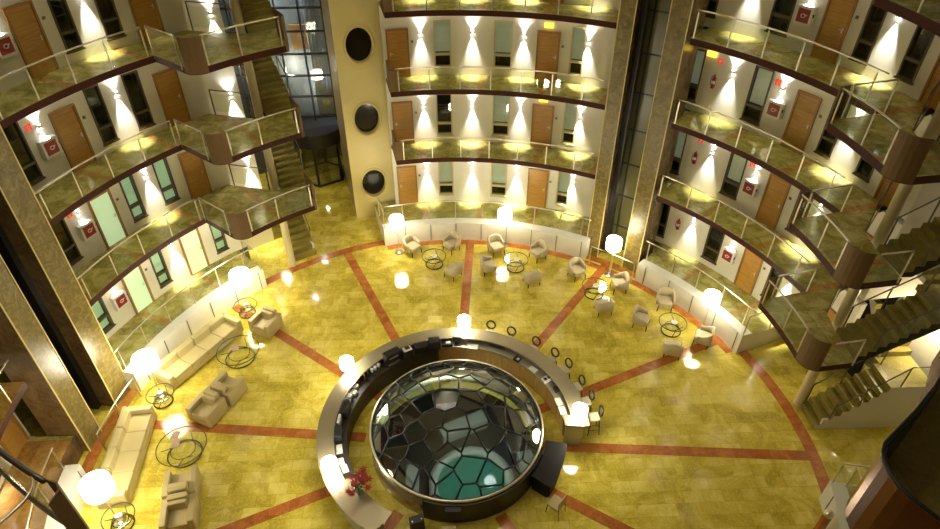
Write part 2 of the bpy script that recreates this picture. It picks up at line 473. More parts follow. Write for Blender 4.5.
# rounded wall end beside each lift shaft, and plain walls round the stairs
mb = MB(); mb.lathe([(.5, LV[0]), (.5, 13.5)], 10, 0, tuple(pol(14.25, 60.3)), True, R_(60.3+180), R_(60.3+270)); struct(mb.build('wall_back_end', 'wall_cream'))
curved_wall('wall_left_stair', 14.55, 124.9, 131.4, 0, 13.5, [], 'wall_cream')
mb = MB(); p, q = pol(13.75, 131.25), pol(14.6, 131.25)
mb.add([(p.x, p.y, 0), (q.x, q.y, 0), (q.x, q.y, 13.5), (p.x, p.y, 13.5)], [(0, 1, 2, 3)]); struct(mb.build('wall_left_return', 'wall_cream'))
curved_wall('wall_right_stair', 16.0, -14, 14, 0, 16, [], 'wall_cream')
mb = MB(); p, q = pol(13.75, 8.4), pol(16.0, 8.0)
mb.add([(p.x, p.y, LV[1]), (q.x, q.y, LV[1]), (q.x, q.y, 16), (p.x, p.y, 16)], [(0, 1, 2, 3)]); struct(mb.build('wall_right_return', 'wall_cream'))
curved_wall('wall_lobby_right', 16.0, -42, -14, 0, 16, [], 'wall_cream')
curved_wall('wall_near_outer', 15.4, 214, 322, 0, 21, [], 'brown_marble')

# ---- windows
def window_meshes(w, dark):
    h = WH[1]-WH[0]; fr = MB(); t = .055
    for x in (-w/2+t/2, w/2-t/2): fr.box((x, .05, h/2), (t, .17, h))
    for z, tt in ((t/2, t), (h-t/2, t), (.56, .085)): fr.box((0, .05, z), (w-2*t, .17, tt))
    fr.box((0, -.035, -.02), (w+.06, .09, .04))
    up = MB(); up.box((0, .06, (.60+h-t)/2), (w-2*t, .014, h-t-.60))
    lo = MB(); lo.box((0, .06, (t+.52)/2), (w-2*t, .014, .52-t))
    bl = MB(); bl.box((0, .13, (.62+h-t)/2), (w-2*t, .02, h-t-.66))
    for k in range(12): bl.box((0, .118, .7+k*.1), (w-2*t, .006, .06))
    lit = MB(); lit.box((0, .16, h/2), (w-2*t, .02, h-2*t))
    fm = 'window_frame_dark' if dark else 'window_frame'
    return dict(frame=fr.mesh('window_frame', fm), up=up.mesh('upper_pane', 'window_glass'), lo=lo.mesh('lower_pane', 'window_glass'),
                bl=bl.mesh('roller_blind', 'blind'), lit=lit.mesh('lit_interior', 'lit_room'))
WM = {}
wcount = 0
def add_window(hi, lo, L, style, dark=False):
    global wcount
    wcount += 1
    w = 2*RW*math.tan(R_((hi-lo)/2)); key = (round(w, 2), dark)
    if key not in WM: WM[key] = window_meshes(w, dark)
    m = WM[key]; az = (hi+lo)/2
    e = sempty('window_%d' % wcount, pol(RW, az, LV[L]+WH[0]), R_(az-90))
    put('window_frame', m['frame'], e); put('upper_pane', m['up'], e); put('lower_pane', m['lo'], e)
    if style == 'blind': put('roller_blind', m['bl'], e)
    if style == 'lit': put('lit_interior', m['lit'], e)
    return e
bst = {3: 'ddd', 2: 'bbb', 1: 'dbb', 0: 'bbb'}
for L in range(4):
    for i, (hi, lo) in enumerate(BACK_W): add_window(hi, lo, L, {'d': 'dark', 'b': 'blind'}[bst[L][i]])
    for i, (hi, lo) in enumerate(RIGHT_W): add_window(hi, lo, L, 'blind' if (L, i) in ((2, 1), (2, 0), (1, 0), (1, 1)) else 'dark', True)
    for i, (hi, lo) in enumerate(LEFT_W0 if L == 0 else LEFT_W):
        add_window(hi, lo, L, 'lit' if (L, i) in ((1, 1), (1, 2), (0, 1), (0, 2), (0, 0)) else 'dark', True)
    if L < 2: add_window(*NEAR_W[0], L, 'dark', True)

# ---- doors
def door_meshes(w):
    h = 2.06; fr = MB(); t = .07
    for x in (-w/2+t/2, w/2-t/2): fr.box((x, -.01, h/2), (t, .10, h))
    fr.box((0, -.01, h-t/2), (w-2*t, .10, t))
    lf = MB(); lf.box((0, .005, (h-t)/2), (w-2*t, .05, h-t))
    for k in range(5): lf.box((0, -.0212, .33+k*.38), (w-2*t-.02, .003, .012), 1)
    hd = MB(); hd.box((0, -.03, 0), (.04, .012, .16)); hd.tube([(0, -.03, .02), (0, -.075, .02), (-.11, -.075, .02)], .011, 8)
    gl = MB(); gl.box((0, .02, (h-t)/2), (w-2*t, .02, h-t)); 
    return dict(frame=fr.mesh('door_frame', 'door_frame'), leaf=lf.mesh('leaf', ['door_wood', 'door_frame']), handle=hd.mesh('handle', 'steel'),
                lit=gl.mesh('leaf', 'lit_room'))
DM = {}; dcount = 0
def add_door(hi, lo, side, L, lit=False):
    global dcount
    dcount += 1
    w = 2*RW*math.tan(R_((hi-lo)/2)); key = round(w, 2)
    if key not in DM: DM[key] = door_meshes(w)
    m = DM[key]; az = (hi+lo)/2
    e = sempty('door_%d' % dcount, pol(RW-.02, az, LV[L]+.002), R_(az-90))
    put('door_frame', m['frame'], e); lf = put('leaf', m['lit' if lit else 'leaf'], e)
    if lit: lf['label'] = 'lit frosted glass leaf'
    hdl = put('handle', m['handle'], lf, (side*(w/2-.15), 0, 1.02), 0)
    if side < 0: hdl.scale = (-1, 1, 1)
    return e
for L in range(4):
    for hi, lo, s in BACK_D: add_door(hi, lo, s, L)
    for hi, lo, s in RIGHT_D: add_door(hi, lo, s, L)
    for i, (hi, lo, s) in enumerate(LEFT_D0 if L == 0 else LEFT_D): add_door(hi, lo, s, L, (L, i) in ((1, 0), (0, 0), (0, 1)))
    if L < 2:
        for hi, lo, s in NEAR_D: add_door(hi, lo, s, L)

# ---- marble piers and lift shafts
def pier(az, w, depth=1.45, r=12.08):
    mb = MB(); h = 17.
    a = R_(az-90)
    vs = [(-w/2, 0), (w/2, 0), (w/2, depth), (-w/2, depth)]
    V = [(x, y, z) for z in (0, h) for x, y in vs]
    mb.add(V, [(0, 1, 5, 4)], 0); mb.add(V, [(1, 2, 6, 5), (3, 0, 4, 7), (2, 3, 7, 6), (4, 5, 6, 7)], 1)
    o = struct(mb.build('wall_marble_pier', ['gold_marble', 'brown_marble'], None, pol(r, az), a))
    e = MB()
    for x in (-w/2, w/2): e.box((x, -.004, h/2), (.035, .03, h))
    e.build('edge_trim', 'tower_cream', o)
    return o
pier(56.75, .60); pier(47.75, .72); pier(168.35, .86); pier(177.2, .80, 1.1)
def shaft(a0, a1, mat, r=13.3):
    mb = MB(); mb.arcbox(a0, a1, r, r+.1, 0, 17, 1.5); o = struct(mb.build('wall_lift_shaft', mat))
    s = MB()
    z = 1.2
    while z < 17: s.arcbox(a0, a1, r-.03, r, z, z+.05, 1.5); z += 1.6
    for f in (.36, .68): a = a0+(a1-a0)*f; s.arcbox(a-.12, a+.12, r-.05, r, 0, 17, 1)
    s.build('shaft_mullions', 'black_plastic', o)
    return o
shaft(48.5, 56.5, 'shaft_olive'); shaft(169, 176.8, 'shaft_dark')
for a0, a1, rr in ((54.3, 55.3, 12.6), (170.2, 171.2, 12.7), (174.2, 175.0, 12.8)):
    mb = MB(); mb.arcbox(a0, a1, rr, rr+.35, 0, 17, 1); struct(mb.build('wall_shaft_rail', 'shaft_dark'))

# ---- tower with portholes
T_AZ, T_R, T_HW, T_D = 104.3, 14.35, 1.04, 4.2
PORT_Z = [1.86, 5.24, 8.60]; PRX, PRZ = .56, .74
mb = MB(); N = 40
def rect_hit(a, hx, z0, z1, zc):
    dx, dz = cos(a), sin(a); t = 1e9
    if abs(dx) > 1e-9: t = min(t, hx/abs(dx))
    if dz > 1e-9: t = min(t, (z1-zc)/dz)
    if dz < -1e-9: t = min(t, (zc-z0)/(-dz))
    return dx*t, zc+dz*t
edges = [.16, 3.55, 6.92, 10.30]
for i, zc in enumerate(PORT_Z):
    z0, z1 = edges[i], edges[i+1]
    angs = sorted([2*PI*k/N for k in range(N)] + [math.atan2(z-zc, x) % (2*PI) for x in (-T_HW, T_HW) for z in (z0, z1)])
    n = len(angs)
    inner = [(PRX*cos(a), 0, zc+PRZ*sin(a)) for a in angs]; inn2 = [(x, .3, z) for x, _, z in inner]
    outer = [(lambda h: (h[0], 0, h[1]))(rect_hit(a, T_HW, z0, z1, zc)) for a in angs]
    mb.add(inner+outer, [(k, n+k, n+(k+1) % n, (k+1) % n) for k in range(n)], 0)
    mb.add(inner+inn2, [(k, (k+1) % n, n+(k+1) % n, n+k) for k in range(n)], 0)
for z0, z1 in ((0, edges[0]), (edges[-1], 17)):
    mb.add([(-T_HW, 0, z0), (T_HW, 0, z0), (T_HW, 0, z1), (-T_HW, 0, z1)], [(0, 1, 2, 3)], 0)
for x in (-T_HW, T_HW):
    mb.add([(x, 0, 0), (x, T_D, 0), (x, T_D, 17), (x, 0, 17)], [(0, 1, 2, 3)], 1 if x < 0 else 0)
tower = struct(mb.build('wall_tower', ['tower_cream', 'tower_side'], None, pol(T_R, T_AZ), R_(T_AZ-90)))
for zc in PORT_Z:
    wcount += 1
    e = sempty('window_%d' % wcount, pol(T_R, T_AZ, zc), R_(T_AZ-90))
    r = MB(); r.tube([((PRX+.06)*cos(2*PI*k/40), -.012, (PRZ+.06)*sin(2*PI*k/40)) for k in range(40)], .055, 8, 0, True)
    r.tube([((PRX+.27)*cos(2*PI*k/40), .0, (PRZ+.27)*sin(2*PI*k/40)) for k in range(40)], .014, 6, 0, True)
    r.build('porthole_ring', 'tower_cream', e)
    g = MB(); g.add([(0, .22, 0)]+[(PRX*cos(2*PI*k/40), .22, PRZ*sin(2*PI*k/40)) for k in range(40)], [(0, 1+(k+1) % 40, 1+k) for k in range(40)])
    g.build('pane', 'porthole_glass', e)
    g = MB(); g.add([(0, 1.2, 0)]+[(1.02*cos(2*PI*k/24), 1.2, 1.5*sin(2*PI*k/24)) for k in range(24)], [(0, 1+(k+1) % 24, 1+k) for k in range(24)])
    g.build('room_back', 'room_dark', e)

# ---- lobby glass front behind the stairs
FY = 17.6
mb = MB(); x = -13.2
while x <= -5.4: mb.box((x, FY, 10.2), (.075, .12, 13.4)); x += 1.09
z = 3.7
while z < 17: mb.box((-9.3, FY, z), (7.8, .12, .075)); z += 1.08
wcount += 1
lw = struct(mb.build('window_%d' % wcount, 'black_rim'))
g = MB(); g.box((-9.3, FY+.03, 10.2), (7.8, .02, 13.2)); g.build('glazing', 'lobby_glass', lw)
mb = MB()
for k in range(13): mb.tube([(-6.45+k*.085, FY+.30+.05*(k % 2), 3.7), (-6.45+k*.085, FY+.30+.05*(k % 2), 16)], .055, 6)
cu = mb.build('window_curtain', 'curtain_blue'); tag(cu, 'tall blue-grey pleated curtain behind the dark lobby glazing', 'curtain')
mb = MB(); mb.box((-9.8, FY+1.1, 9.8), (6.5, .1, 13)); struct(mb.build('wall_lobby_blind', 'blind_grey'))
mb = MB(); mb.box((-9, 20.6, 8.5), (10, .1, 17)); struct(mb.build('wall_lobby_back', 'blind_grey'))
mb = MB(); mb.box((-6.95, FY+.7, 7.5), (.86, .08, 1.1)); mb.box((-6.95, FY+.68, 8.07), (.92, .1, .1)); struct(mb.build('wall_lobby_panel', 'orange_panel'))
# ceiling over the void
mb = MB(); mb.lathe([(0, 21), (22, 21), (22, 21.3), (0, 21.3)], 48, 0, (0, 0, 0), False); struct(mb.build('ceiling', 'ceiling_paint'))
mb = MB(); mb.lathe([(21, 0), (21, 21)], 64, 0, (0, 0, 0), False); struct(mb.build('wall_outer', 'lower_dark'))

# round cream columns by the stairs
for (az, r) in ((125.5, 12.28), (5.35, 12.42)):
    mb = MB(); mb.cyl((0, 0), .16, 0, 17., 24); mb.cyl((0, 0), .2, 0, .06, 24)
    struct(mb.build('wall_round_column', 'column_cream', None, pol(r, az)))

# ---- lower level seen through the dome
mb = MB()
mb.lathe([(5.5, -3.6), (0, -3.6)], 40, 0, (0, 0, 0), False); struct(mb.build('floor_lower', 'lower_dark'))
mb = MB(); mb.lathe([(5.5, -.35), (5.5, -3.6)], 40, 0, (0, 0, 0), False); mb.lathe([(2.72, -.35), (5.5, -.35)], 40, 0, (0, 0, 0), False)
struct(mb.build('wall_lower', 'lower_dark'))
# ================================================================== THINGS ON THE GALLERIES
LVN = ['on the raised ground-floor walk', 'on the first gallery up', 'on the second gallery up', 'on the third gallery up', 'on the fourth gallery up']
LVS = ['ground level', 'first gallery up', 'second gallery up', 'third gallery up']
# ---- balustrades
pm = MB()
pm.box((0, 0, .37), (.045, .026, .96)); pm.box((0, .01, -.09), (.05, .05, .05))
pm.tube([(0, 0, .85), (0, -.03, .93)], .009, 6)
POST = pm.mesh('post', 'steel')
PANELS = {}
def bay_mesh(span, r):
    key = (round(span, 2), round(r, 1))
    if key not in PANELS:
        m = MB(); g = math.degrees(.035/r)
        m.arcbox(-span/2+g, span/2-g, r-.006, r+.006, .05, .88, 1.5); PANELS[key] = m.mesh('glass_panel', 'rail_glass')
    return PANELS[key]
def rail_tube(pts, z, parent, r=.026):
    m = MB(); m.tube([(p.x, p.y, z+.95) for p in pts], r, 8); return m.build('handrail', 'steel', parent)
def arc_bays(t, azs, r, z):
    for a in azs: put('post', POST, t, pol(r, a, z), R_(a-90))
    for a, b in zip(azs, azs[1:]): put('glass_panel', bay_mesh(abs(a-b), r), t, (0, 0, z), R_((a+b)/2))
def line_bay(t, p, q, z, posts=(True, True), hr=True):
    d = (q-p); ln = d.length; a = math.atan2(d.y, d.x)
    m = MB(); m.box((0, 0, .465), (ln-.07, .012, .83)); c = (p+q)/2
    m.build('glass_panel', 'rail_glass', t, (c.x, c.y, z), a)
    for ok, x in zip(posts, (p, q)):
        if ok: put('post', POST, t, (x.x, x.y, z), a)
    if hr: rail_tube([p, q], z, t)
def balustrade(az_list, r, L, label, z=None, extra=(0., 0.)):
    z = LV[L] if z is None else z
    t = thing('glass_balustrade', label, 'railing', (0, 0, 0), 0, 'glass balustrades of the galleries')
    arc_bays(t, az_list, r, z)
    a0, a1 = az_list[0]-extra[0], az_list[-1]+extra[1]
    rail_tube(arcpts(r, a0, a1, 1.), z, t)
    return t
BP = [63.2+5.92*i for i in range(7)]
RP = [15.4+5.92*i for i in range(6)]
LP = [141.2+5.94*i for i in range(5)]
NP = [185.4+5.92*i for i in range(5)]
ORD = {1: 'first gallery up', 2: 'second gallery up', 3: 'third gallery up', 4: 'fourth gallery up'}
for L in (1, 2, 3):
    b = balustrade(BP, RE+.03, L, 'curved glass balustrade along the back gallery, %s' % ORD[L], None, (4.6, .6))
    m = MB(); m.arcbox(99.0, 100.4, RE, RE+.09, LV[L]-.2, LV[L]+.92, 1); m.arcbox(100.0, 100.4, RE, RE+1.2, LV[L]-.2, LV[L]+.92, 1)
    m.build('end_panel', 'corner_panel', b)
    b = balustrade(RP, RE+.03, L, 'curved glass balustrade along the right gallery, %s' % ORD[L], None, (1.6, .2))
    b = balustrade(LP, RE+.03, L, 'curved glass balustrade along the left gallery, %s' % ORD[L], None, (0., 1.2))
balustrade(NP, RE+.03, 1, 'glass balustrade at the far left edge, beside the brown marble pier, first gallery up', None, (3.4, 0))
balustrade([59.6]+[64.5+5.92*i for i in range(7)], 12.04, 0, 'glass balustrade on the white ground podium below the back gallery', .96, (1.8, 4.))
balustrade([20.7+5.92*i for i in range(5)], 12.04, 0, 'glass balustrade on the white ground podium below the right gallery', .96, (2., .8))
balustrade([136+5.92*i for i in range(6)], 12.04, 0, 'glass balustrade on the white ground podium behind the long sofas', .96, (1.8, .8))
balustrade(NP, 12.04, 0, 'glass balustrade on the white podium in the bottom left corner', .96, (.4, 0))
balustrade([-37, -31, -25, -19.5, -13.2], 12.04, 0, 'short glass balustrade on the white podium in the bottom right corner', .96)
balustrade([45.4, 50.7, 56.0], 11.45, 0, 'curved glass screen rail standing on the floor before the olive lift shaft', 0.03)
balustrade([167.6, 173.6, 179.5], 11.5, 0, 'curved glass screen rail standing on the floor before the black lift shaft', 0.03)
# podium end returns
for nm, a, txt in (('r', 18.5, 'short glass return at the end of the right podium'), ('l', 133.5, 'short glass return at the stair end of the left podium'), ('b', 104.6, 'short glass return beside the porthole tower on the back podium'), ('q', -12.8, 'short glass return closing the white podium in the bottom right corner')):
    t = thing('glass_balustrade', txt, 'railing', (0, 0, 0), 0, 'glass balustrades of the galleries')
    line_bay(t, pol(11.7, a), pol(12.95, a), .96)

# ---- landings: rounded brown corner panels, posts, glass
def panel_from(pts, z0, z1, mat='corner_panel', th=.03, name='corner_panel'):
    m = MB(); n = len(pts); c = sum(pts, Vector())/n
    inn = [p + (c-p).normalized()*th for p in pts]
    V = [(p.x, p.y, z) for p in pts for z in (z0, z1)] + [(p.x, p.y, z) for p in inn for z in (z0, z1)]
    o = 2*n; fs = []
    for i in range(n-1):
        a, b = 2*i, 2*i+2
        fs += [(a, b, b+1, a+1), (o+a, o+a+1, o+b+1, o+b), (a+1, b+1, o+b+1, o+a+1), (a, o+a, o+b, b)]
    fs += [(0, 1, o+1, o), (2*n-2, o+2*n-2, o+2*n-1, 2*n-1)]
    m.add(V, fs, 0, False); return m
def landing_rail(side, L):
    z = LV[L]
    if side == 'left':
        t = thing('glass_balustrade', 'glass balustrade with rounded brown corner on the left stair landing, %s' % ORD[L], 'railing', (0, 0, 0), 0, 'landing balustrades')
        rl = RL; A, B = 140.4, 121.0
        big = corner(rl-.01, A, .5, 1); posts = [137.2, 130.5, 122.4]; small = corner(rl-.01, B, .15, -1, 3)
        panel_from(big, z-.2, z+.95).build('corner_panel', 'corner_panel', t)
        sm = small + [pol(11.2, B)]; panel_from(sm, z-.2, z+.95).build('end_panel', 'corner_panel', t)
        line_bay(t, pol(12.2, A), pol(10.65, A), z)
    else:
        t = thing('glass_balustrade', 'glass balustrade with rounded brown corner on the right stair landing, %s' % ORD[L], 'railing', (0, 0, 0), 0, 'landing balustrades')
        rl = 10.35; A, B = 12., -4.2
        big = corner(rl-.01, B, .5, -1); posts = [11.0, 4.2, -1.0]; small = corner(rl-.01, A, .12, 1, 3)
        panel_from(big, z-.2, z+.95).build('corner_panel', 'corner_panel', t)
        panel_from([pol(10.75, A)]+small, z-.2, z+.95).build('end_panel', 'corner_panel', t)
        line_bay(t, pol(12.2, A), pol(10.85, A), z)
        line_bay(t, pol(10.95, B), pol(11.85, -3.3), z, (False, True))
    arc_bays(t, posts, rl+.03, z); rail_tube(arcpts(rl+.03, posts[0]+.3, posts[-1]-.3, 1.), z, t)
    return t
for L in (1, 2, 3): landing_rail('left', L)
for L in (1, 2, 3, 4): landing_rail('right', L)
# rails guarding the stairwells
def well_rail(p, q, L, label):
    t = thing('glass_balustrade', label, 'railing', (0, 0, 0), 0, 'stairwell guard rails')
    c = (p+q)/2; d = q-p; a = math.atan2(d.y, d.x); ln = d.length
    m = MB(); m.box((0, 0, .5), (ln-.1, .012, .72)); m.build('glass_panel', 'rail_glass', t, (c.x, c.y, LV[L]), a)
    for x in (p, q):
        m = MB(); m.box((0, 0, .5), (.045, .03, 1.)); m.build('post', 'dark_steel', t, (x.x, x.y, LV[L]), a)
    m = MB(); m.tube([(p.x, p.y, LV[L]+1.0), (q.x, q.y, LV[L]+1.0)], .022, 8); m.build('handrail', 'dark_steel', t)
for L in (1, 2, 3):
    well_rail(pol(12.2, 126.8), pol(13.5, 131.0), L, 'low stairwell guard rail beside the cream column, left landing, %s' % ORD[L])
    well_rail(pol(12.2, 7.0), pol(13.45, 11.4), L, 'low stairwell guard rail beside the cream column, right landing, %s' % ORD[L])
# near landings under the camera
t = thing('corner_guard', 'large polished copper corner panel of the near landing, lower right', 'railing', (0, 0, 0), 0)
cp = [pol(10.04, a) for a in (-38, -42, -46, -50, -54, -57.4)] + corner(10.04, -61.05, .6, -1) + [pol(11.4, -61.05), pol(12.2, -61.05)]
panel_from(cp, LV[3]-.26, LV[3]+.98, th=.03).build('panel', 'copper_panel', t)
panel_from([p + (Vector((7.5, -10.5, 0))-p).normalized()*.035 for p in cp], LV[3]+.0, LV[3]+.98, th=.02).build('inner_lining', 'black_rim', t)
m = MB(); m.tube([(p.x, p.y, LV[3]+.99) for p in cp], .028, 8); m.build('rim', 'black_rim', t)
t = thing('glass_balustrade', 'close dark steel handrail with glass in the bottom left corner', 'railing')
m = MB(); m.tube([(p.x, p.y, LV[3]+.99) for p in arcpts(9.87, -141, -118.6, 1)], .036, 10); m.build('handrail', 'dark_steel', t)
m = MB(); m.arcbox(-141, -119.2, 9.9, 9.915, LV[3]+.05, LV[3]+.9, 1); m.build('glass_panel', 'rail_glass', t)
m = MB(); m.tube([(p.x, p.y, LV[3]+.99) for p in corner(9.87, -118.4, .35, 1)[::-1] + [pol(10.6, -118.4), pol(11.6, -118.4)]], .018, 8); m.build('end_rail', 'steel', t)
m = MB(); m.arcbox(-141, -118.6, 9.88, 9.935, LV[3]-.02, LV[3]+.05, 1); m.build('base_channel', 'dark_steel', t)
panel_from([pol(9.84, -118.9), pol(9.80, -118.0), pol(9.86, -117.2), pol(10.05, -116.9)], LV[3]-.3, LV[3]+.97).build('end_panel', 'corner_panel', t)

# ---- up-and-down wall lights
sb = MB(); sb.lathe([(0, -.05), (.045, -.05), (.05, -.02), (.05, .02), (.045, .05), (0, .05)], 14); 
sb.box((0, .05, 0), (.06, .08, .05))
SCB = sb.mesh('lamp_body', 'steel')
sb = MB(); sb.cyl((0, 0), .036, .052, .058, 12); sb.cyl((0, 0), .036, -.058, -.052, 12); SCL = sb.mesh('lens', 'lamp_lens')
SC_COL = (1., .955, .89)
def sconce(R, az, z, label, power=1., up=True):
    t = thing('wall_sconce', label, 'wall lamp', pol(R-.07, az, z), R_(az-90), 'up-and-down wall lights')
    put('lens', SCL, put('lamp_body', SCB, t))
    lamp_spot('sconce_down', (0, -.02, -.08), (0, 0, 0), 330*power, SC_COL, 50, 1.0, .02, t)
    if up: lamp_spot('sconce_up', (0, -.02, .08), (R_(180), 0, 0), 36*power, SC_COL, 96, .9, .02, t)
bs = {93.9: 'right of the far left door', 84.8: 'between the two left windows', 75.8: 'left of the right-hand door', 64.6: 'right of the narrow right window'}
rs = {40.2: 'left of the first wide window', 32.1: 'above the red hose cabinet', 20.4: 'between the two far right windows'}
ls = {156.2: 'above the red hose cabinet', 144.4: 'between the two windows'}
for L in range(4):
    for a in BACK_S: sconce(RW, a, LV[L]+1.86, 'steel wall light %s, back wall, %s' % (bs[a], LVS[L]))
    for a in RIGHT_S: sconce(RW, a, LV[L]+1.90, 'steel wall light %s, right wall, %s' % (rs[a], LVS[L]))
    for a in LEFT_S: sconce(RW, a, LV[L]+1.86, 'steel wall light %s, left wall, %s' % (ls[a], LVS[L]))
for L in (1, 2, 3):
    sconce(14.55, 126.4, LV[L]+.15, 'steel wall light beside the left stair, just under the %s' % ORD[L], 1.4)
    sconce(16.0, 4., LV[L]+.3, 'steel wall light behind the right stair, just under the %s' % ORD[L], .6)
sconce(RW, 188.9, LV[0]+1.86, 'added wall light brightening the walk at the far left edge, ground level', .35)  # extra wall light added to brighten the near ground walk
sconce(RW, 197., LV[0]+1.86, 'steel wall light in the bottom left corner, ground level', .35)

# ---- fire points
cb = MB(); cb.rbox((0, 0, 0), (.58, .20, .58), .01)
CABB = cb.mesh('housing', 'white_paint')
cb = MB(); cb.box((0, -.104, 0), (.42, .012, .42)); CABP = cb.mesh('red_door', 'red_paint')
cb = MB(); cb.torus((0, 0, 0), .07, .018, 20, 6)
cb = MB(); cb.tube([(.07*cos(2*PI*k/20), -.118, .055*sin(2*PI*k/20)) for k in range(20)], .016, 6, 0, True); cb.box((.09, -.115, .03), (.08, .008, .03)); CABH = cb.mesh('hose_emblem', 'white_paint')
cb = MB(); cb.box((.30, -.05, .04), (.025, .06, .10)); CABK = cb.mesh('latch', 'black_plastic')
def cabinet(az, L, label):
    t = thing('fire_hose_cabinet', label, 'fire hose cabinet', pol(RW-.125, az, LV[L]+1.17), R_(az-90), 'red fire hose cabinets')
    put('housing', CABB, t); d = put('red_door', CABP, t); put('hose_emblem', CABH, d); put('latch', CABK, t)
sg = MB(); sg.box((0, 0, 0), (.2, .012, .2)); SGB = sg.mesh('plate', 'red_sign')
sg = MB(); sg.tube([(.045*cos(2*PI*k/16), -.009, .045*sin(2*PI*k/16)+.01) for k in range(16)], .008, 6, 0, True); sg.box((0, -.008, -.065), (.09, .004, .02)); SGP = sg.mesh('pictogram', 'white_paint')
sg = MB(); sg.box((-.025, -.008, -.01), (.05, .004, .12)); sg.box((.03, -.008, .03), (.03, .004, .05)); SGX = sg.mesh('pictogram', 'white_paint')
def firesign(az, z, label, ext=False):
    t = thing('fire_sign', label, 'sign', pol(RW-.012, az, z), R_(az-90), 'small red fire signs')
    put('plate', SGB, t); put('pictogram', SGX if ext else SGP, t)
for L in range(4):
    cabinet(156.3, L, 'red fire hose cabinet in a white frame, left wall, %s' % LVS[L])
    cabinet(32.1, L, 'red fire hose cabinet in a white frame, right wall, %s' % LVS[L])
    if L: firesign(157.5, LV[L]+1.95, 'small red fire sign above the left wall hose cabinet, %s' % LVS[L])
    if L in (1, 2): firesign(33.15, LV[L]+2.03, 'small red fire sign above the right wall hose cabinet, %s' % LVS[L])
    if L in (1, 2): firesign(42.6, LV[L]+2.12, 'small red sign above the fire extinguisher, %s' % LVS[L], True)
fe = MB(); fe.lathe([(0, -.26), (.075, -.26), (.08, -.24), (.08, .10), (.06, .17), (.025, .20), (.025, .24), (0, .24)], 16)
FEB = fe.mesh('cylinder_body', 'red_paint')
fe = MB(); fe.box((0, -.03, .255), (.03, .11, .03)); fe.tube([(0, -.05, .24), (-.09, -.06, .18), (-.1, -.05, -.05), (-.09, -.05, -.16)], .012, 6); FEH = fe.mesh('valve_and_hose', 'black_plastic')
fe = MB(); fe.lathe([(.0815, -.08), (.0815, .04)], 10, 0, (0, 0, 0), True, PI+.5, 2*PI-.5); FEL = fe.mesh('paper_band', 'white_paint')
for L in (0, 1, 2):
    t = thing('fire_extinguisher', 'red fire extinguisher hung on the right wall near the marble pier, %s' % LVS[L], 'fire extinguisher', pol(RW-.1, 42.75, LV[L]+1.38), R_(42.75-90), 'wall fire extinguishers')
    put('cylinder_body', FEB, t); put('valve_and_hose', FEH, t); put('paper_band', FEL, t)
ex = MB(); ex.rbox((0, 0, 0), (.36, .07, .17), .02)
EXB = ex.mesh('light_box', 'exit_glow')
def exitlight(az, L, label):
    t = thing('emergency_light', label, 'emergency light', pol(RW-.05, az, LV[L]+2.30), R_(az-90), 'yellow emergency lights'); put('light_box', EXB, t)
for L in (1, 2): exitlight(71.6, L, 'glowing yellow emergency light above the right-hand door, back wall, %s' % LVS[L])
exitlight(44.15, 2, 'glowing yellow emergency light above the extinguisher near the right marble pier')
cr = MB(); cr.box((0, 0, 0), (.09, .03, .09)); CRB = cr.mesh('reader_case', 'dark_steel')
def card(az, L, label):
    t = thing('card_reader', label, 'card reader', pol(RW-.015, az, LV[L]+1.5), R_(az-90), 'small card readers by the doors'); put('reader_case', CRB, t)
for L in range(4):
    card(69.0, L, 'tiny card reader by the right-hand door, back wall, %s' % LVS[L])
    card(95.4, L, 'tiny card reader by the left-hand door, back wall, %s' % LVS[L])
    card(25.5, L, 'tiny card reader by the wooden door, right wall, %s' % LVS[L])
    card(149.9, L, 'tiny card reader by the hose-cabinet door, left wall, %s' % LVS[L])

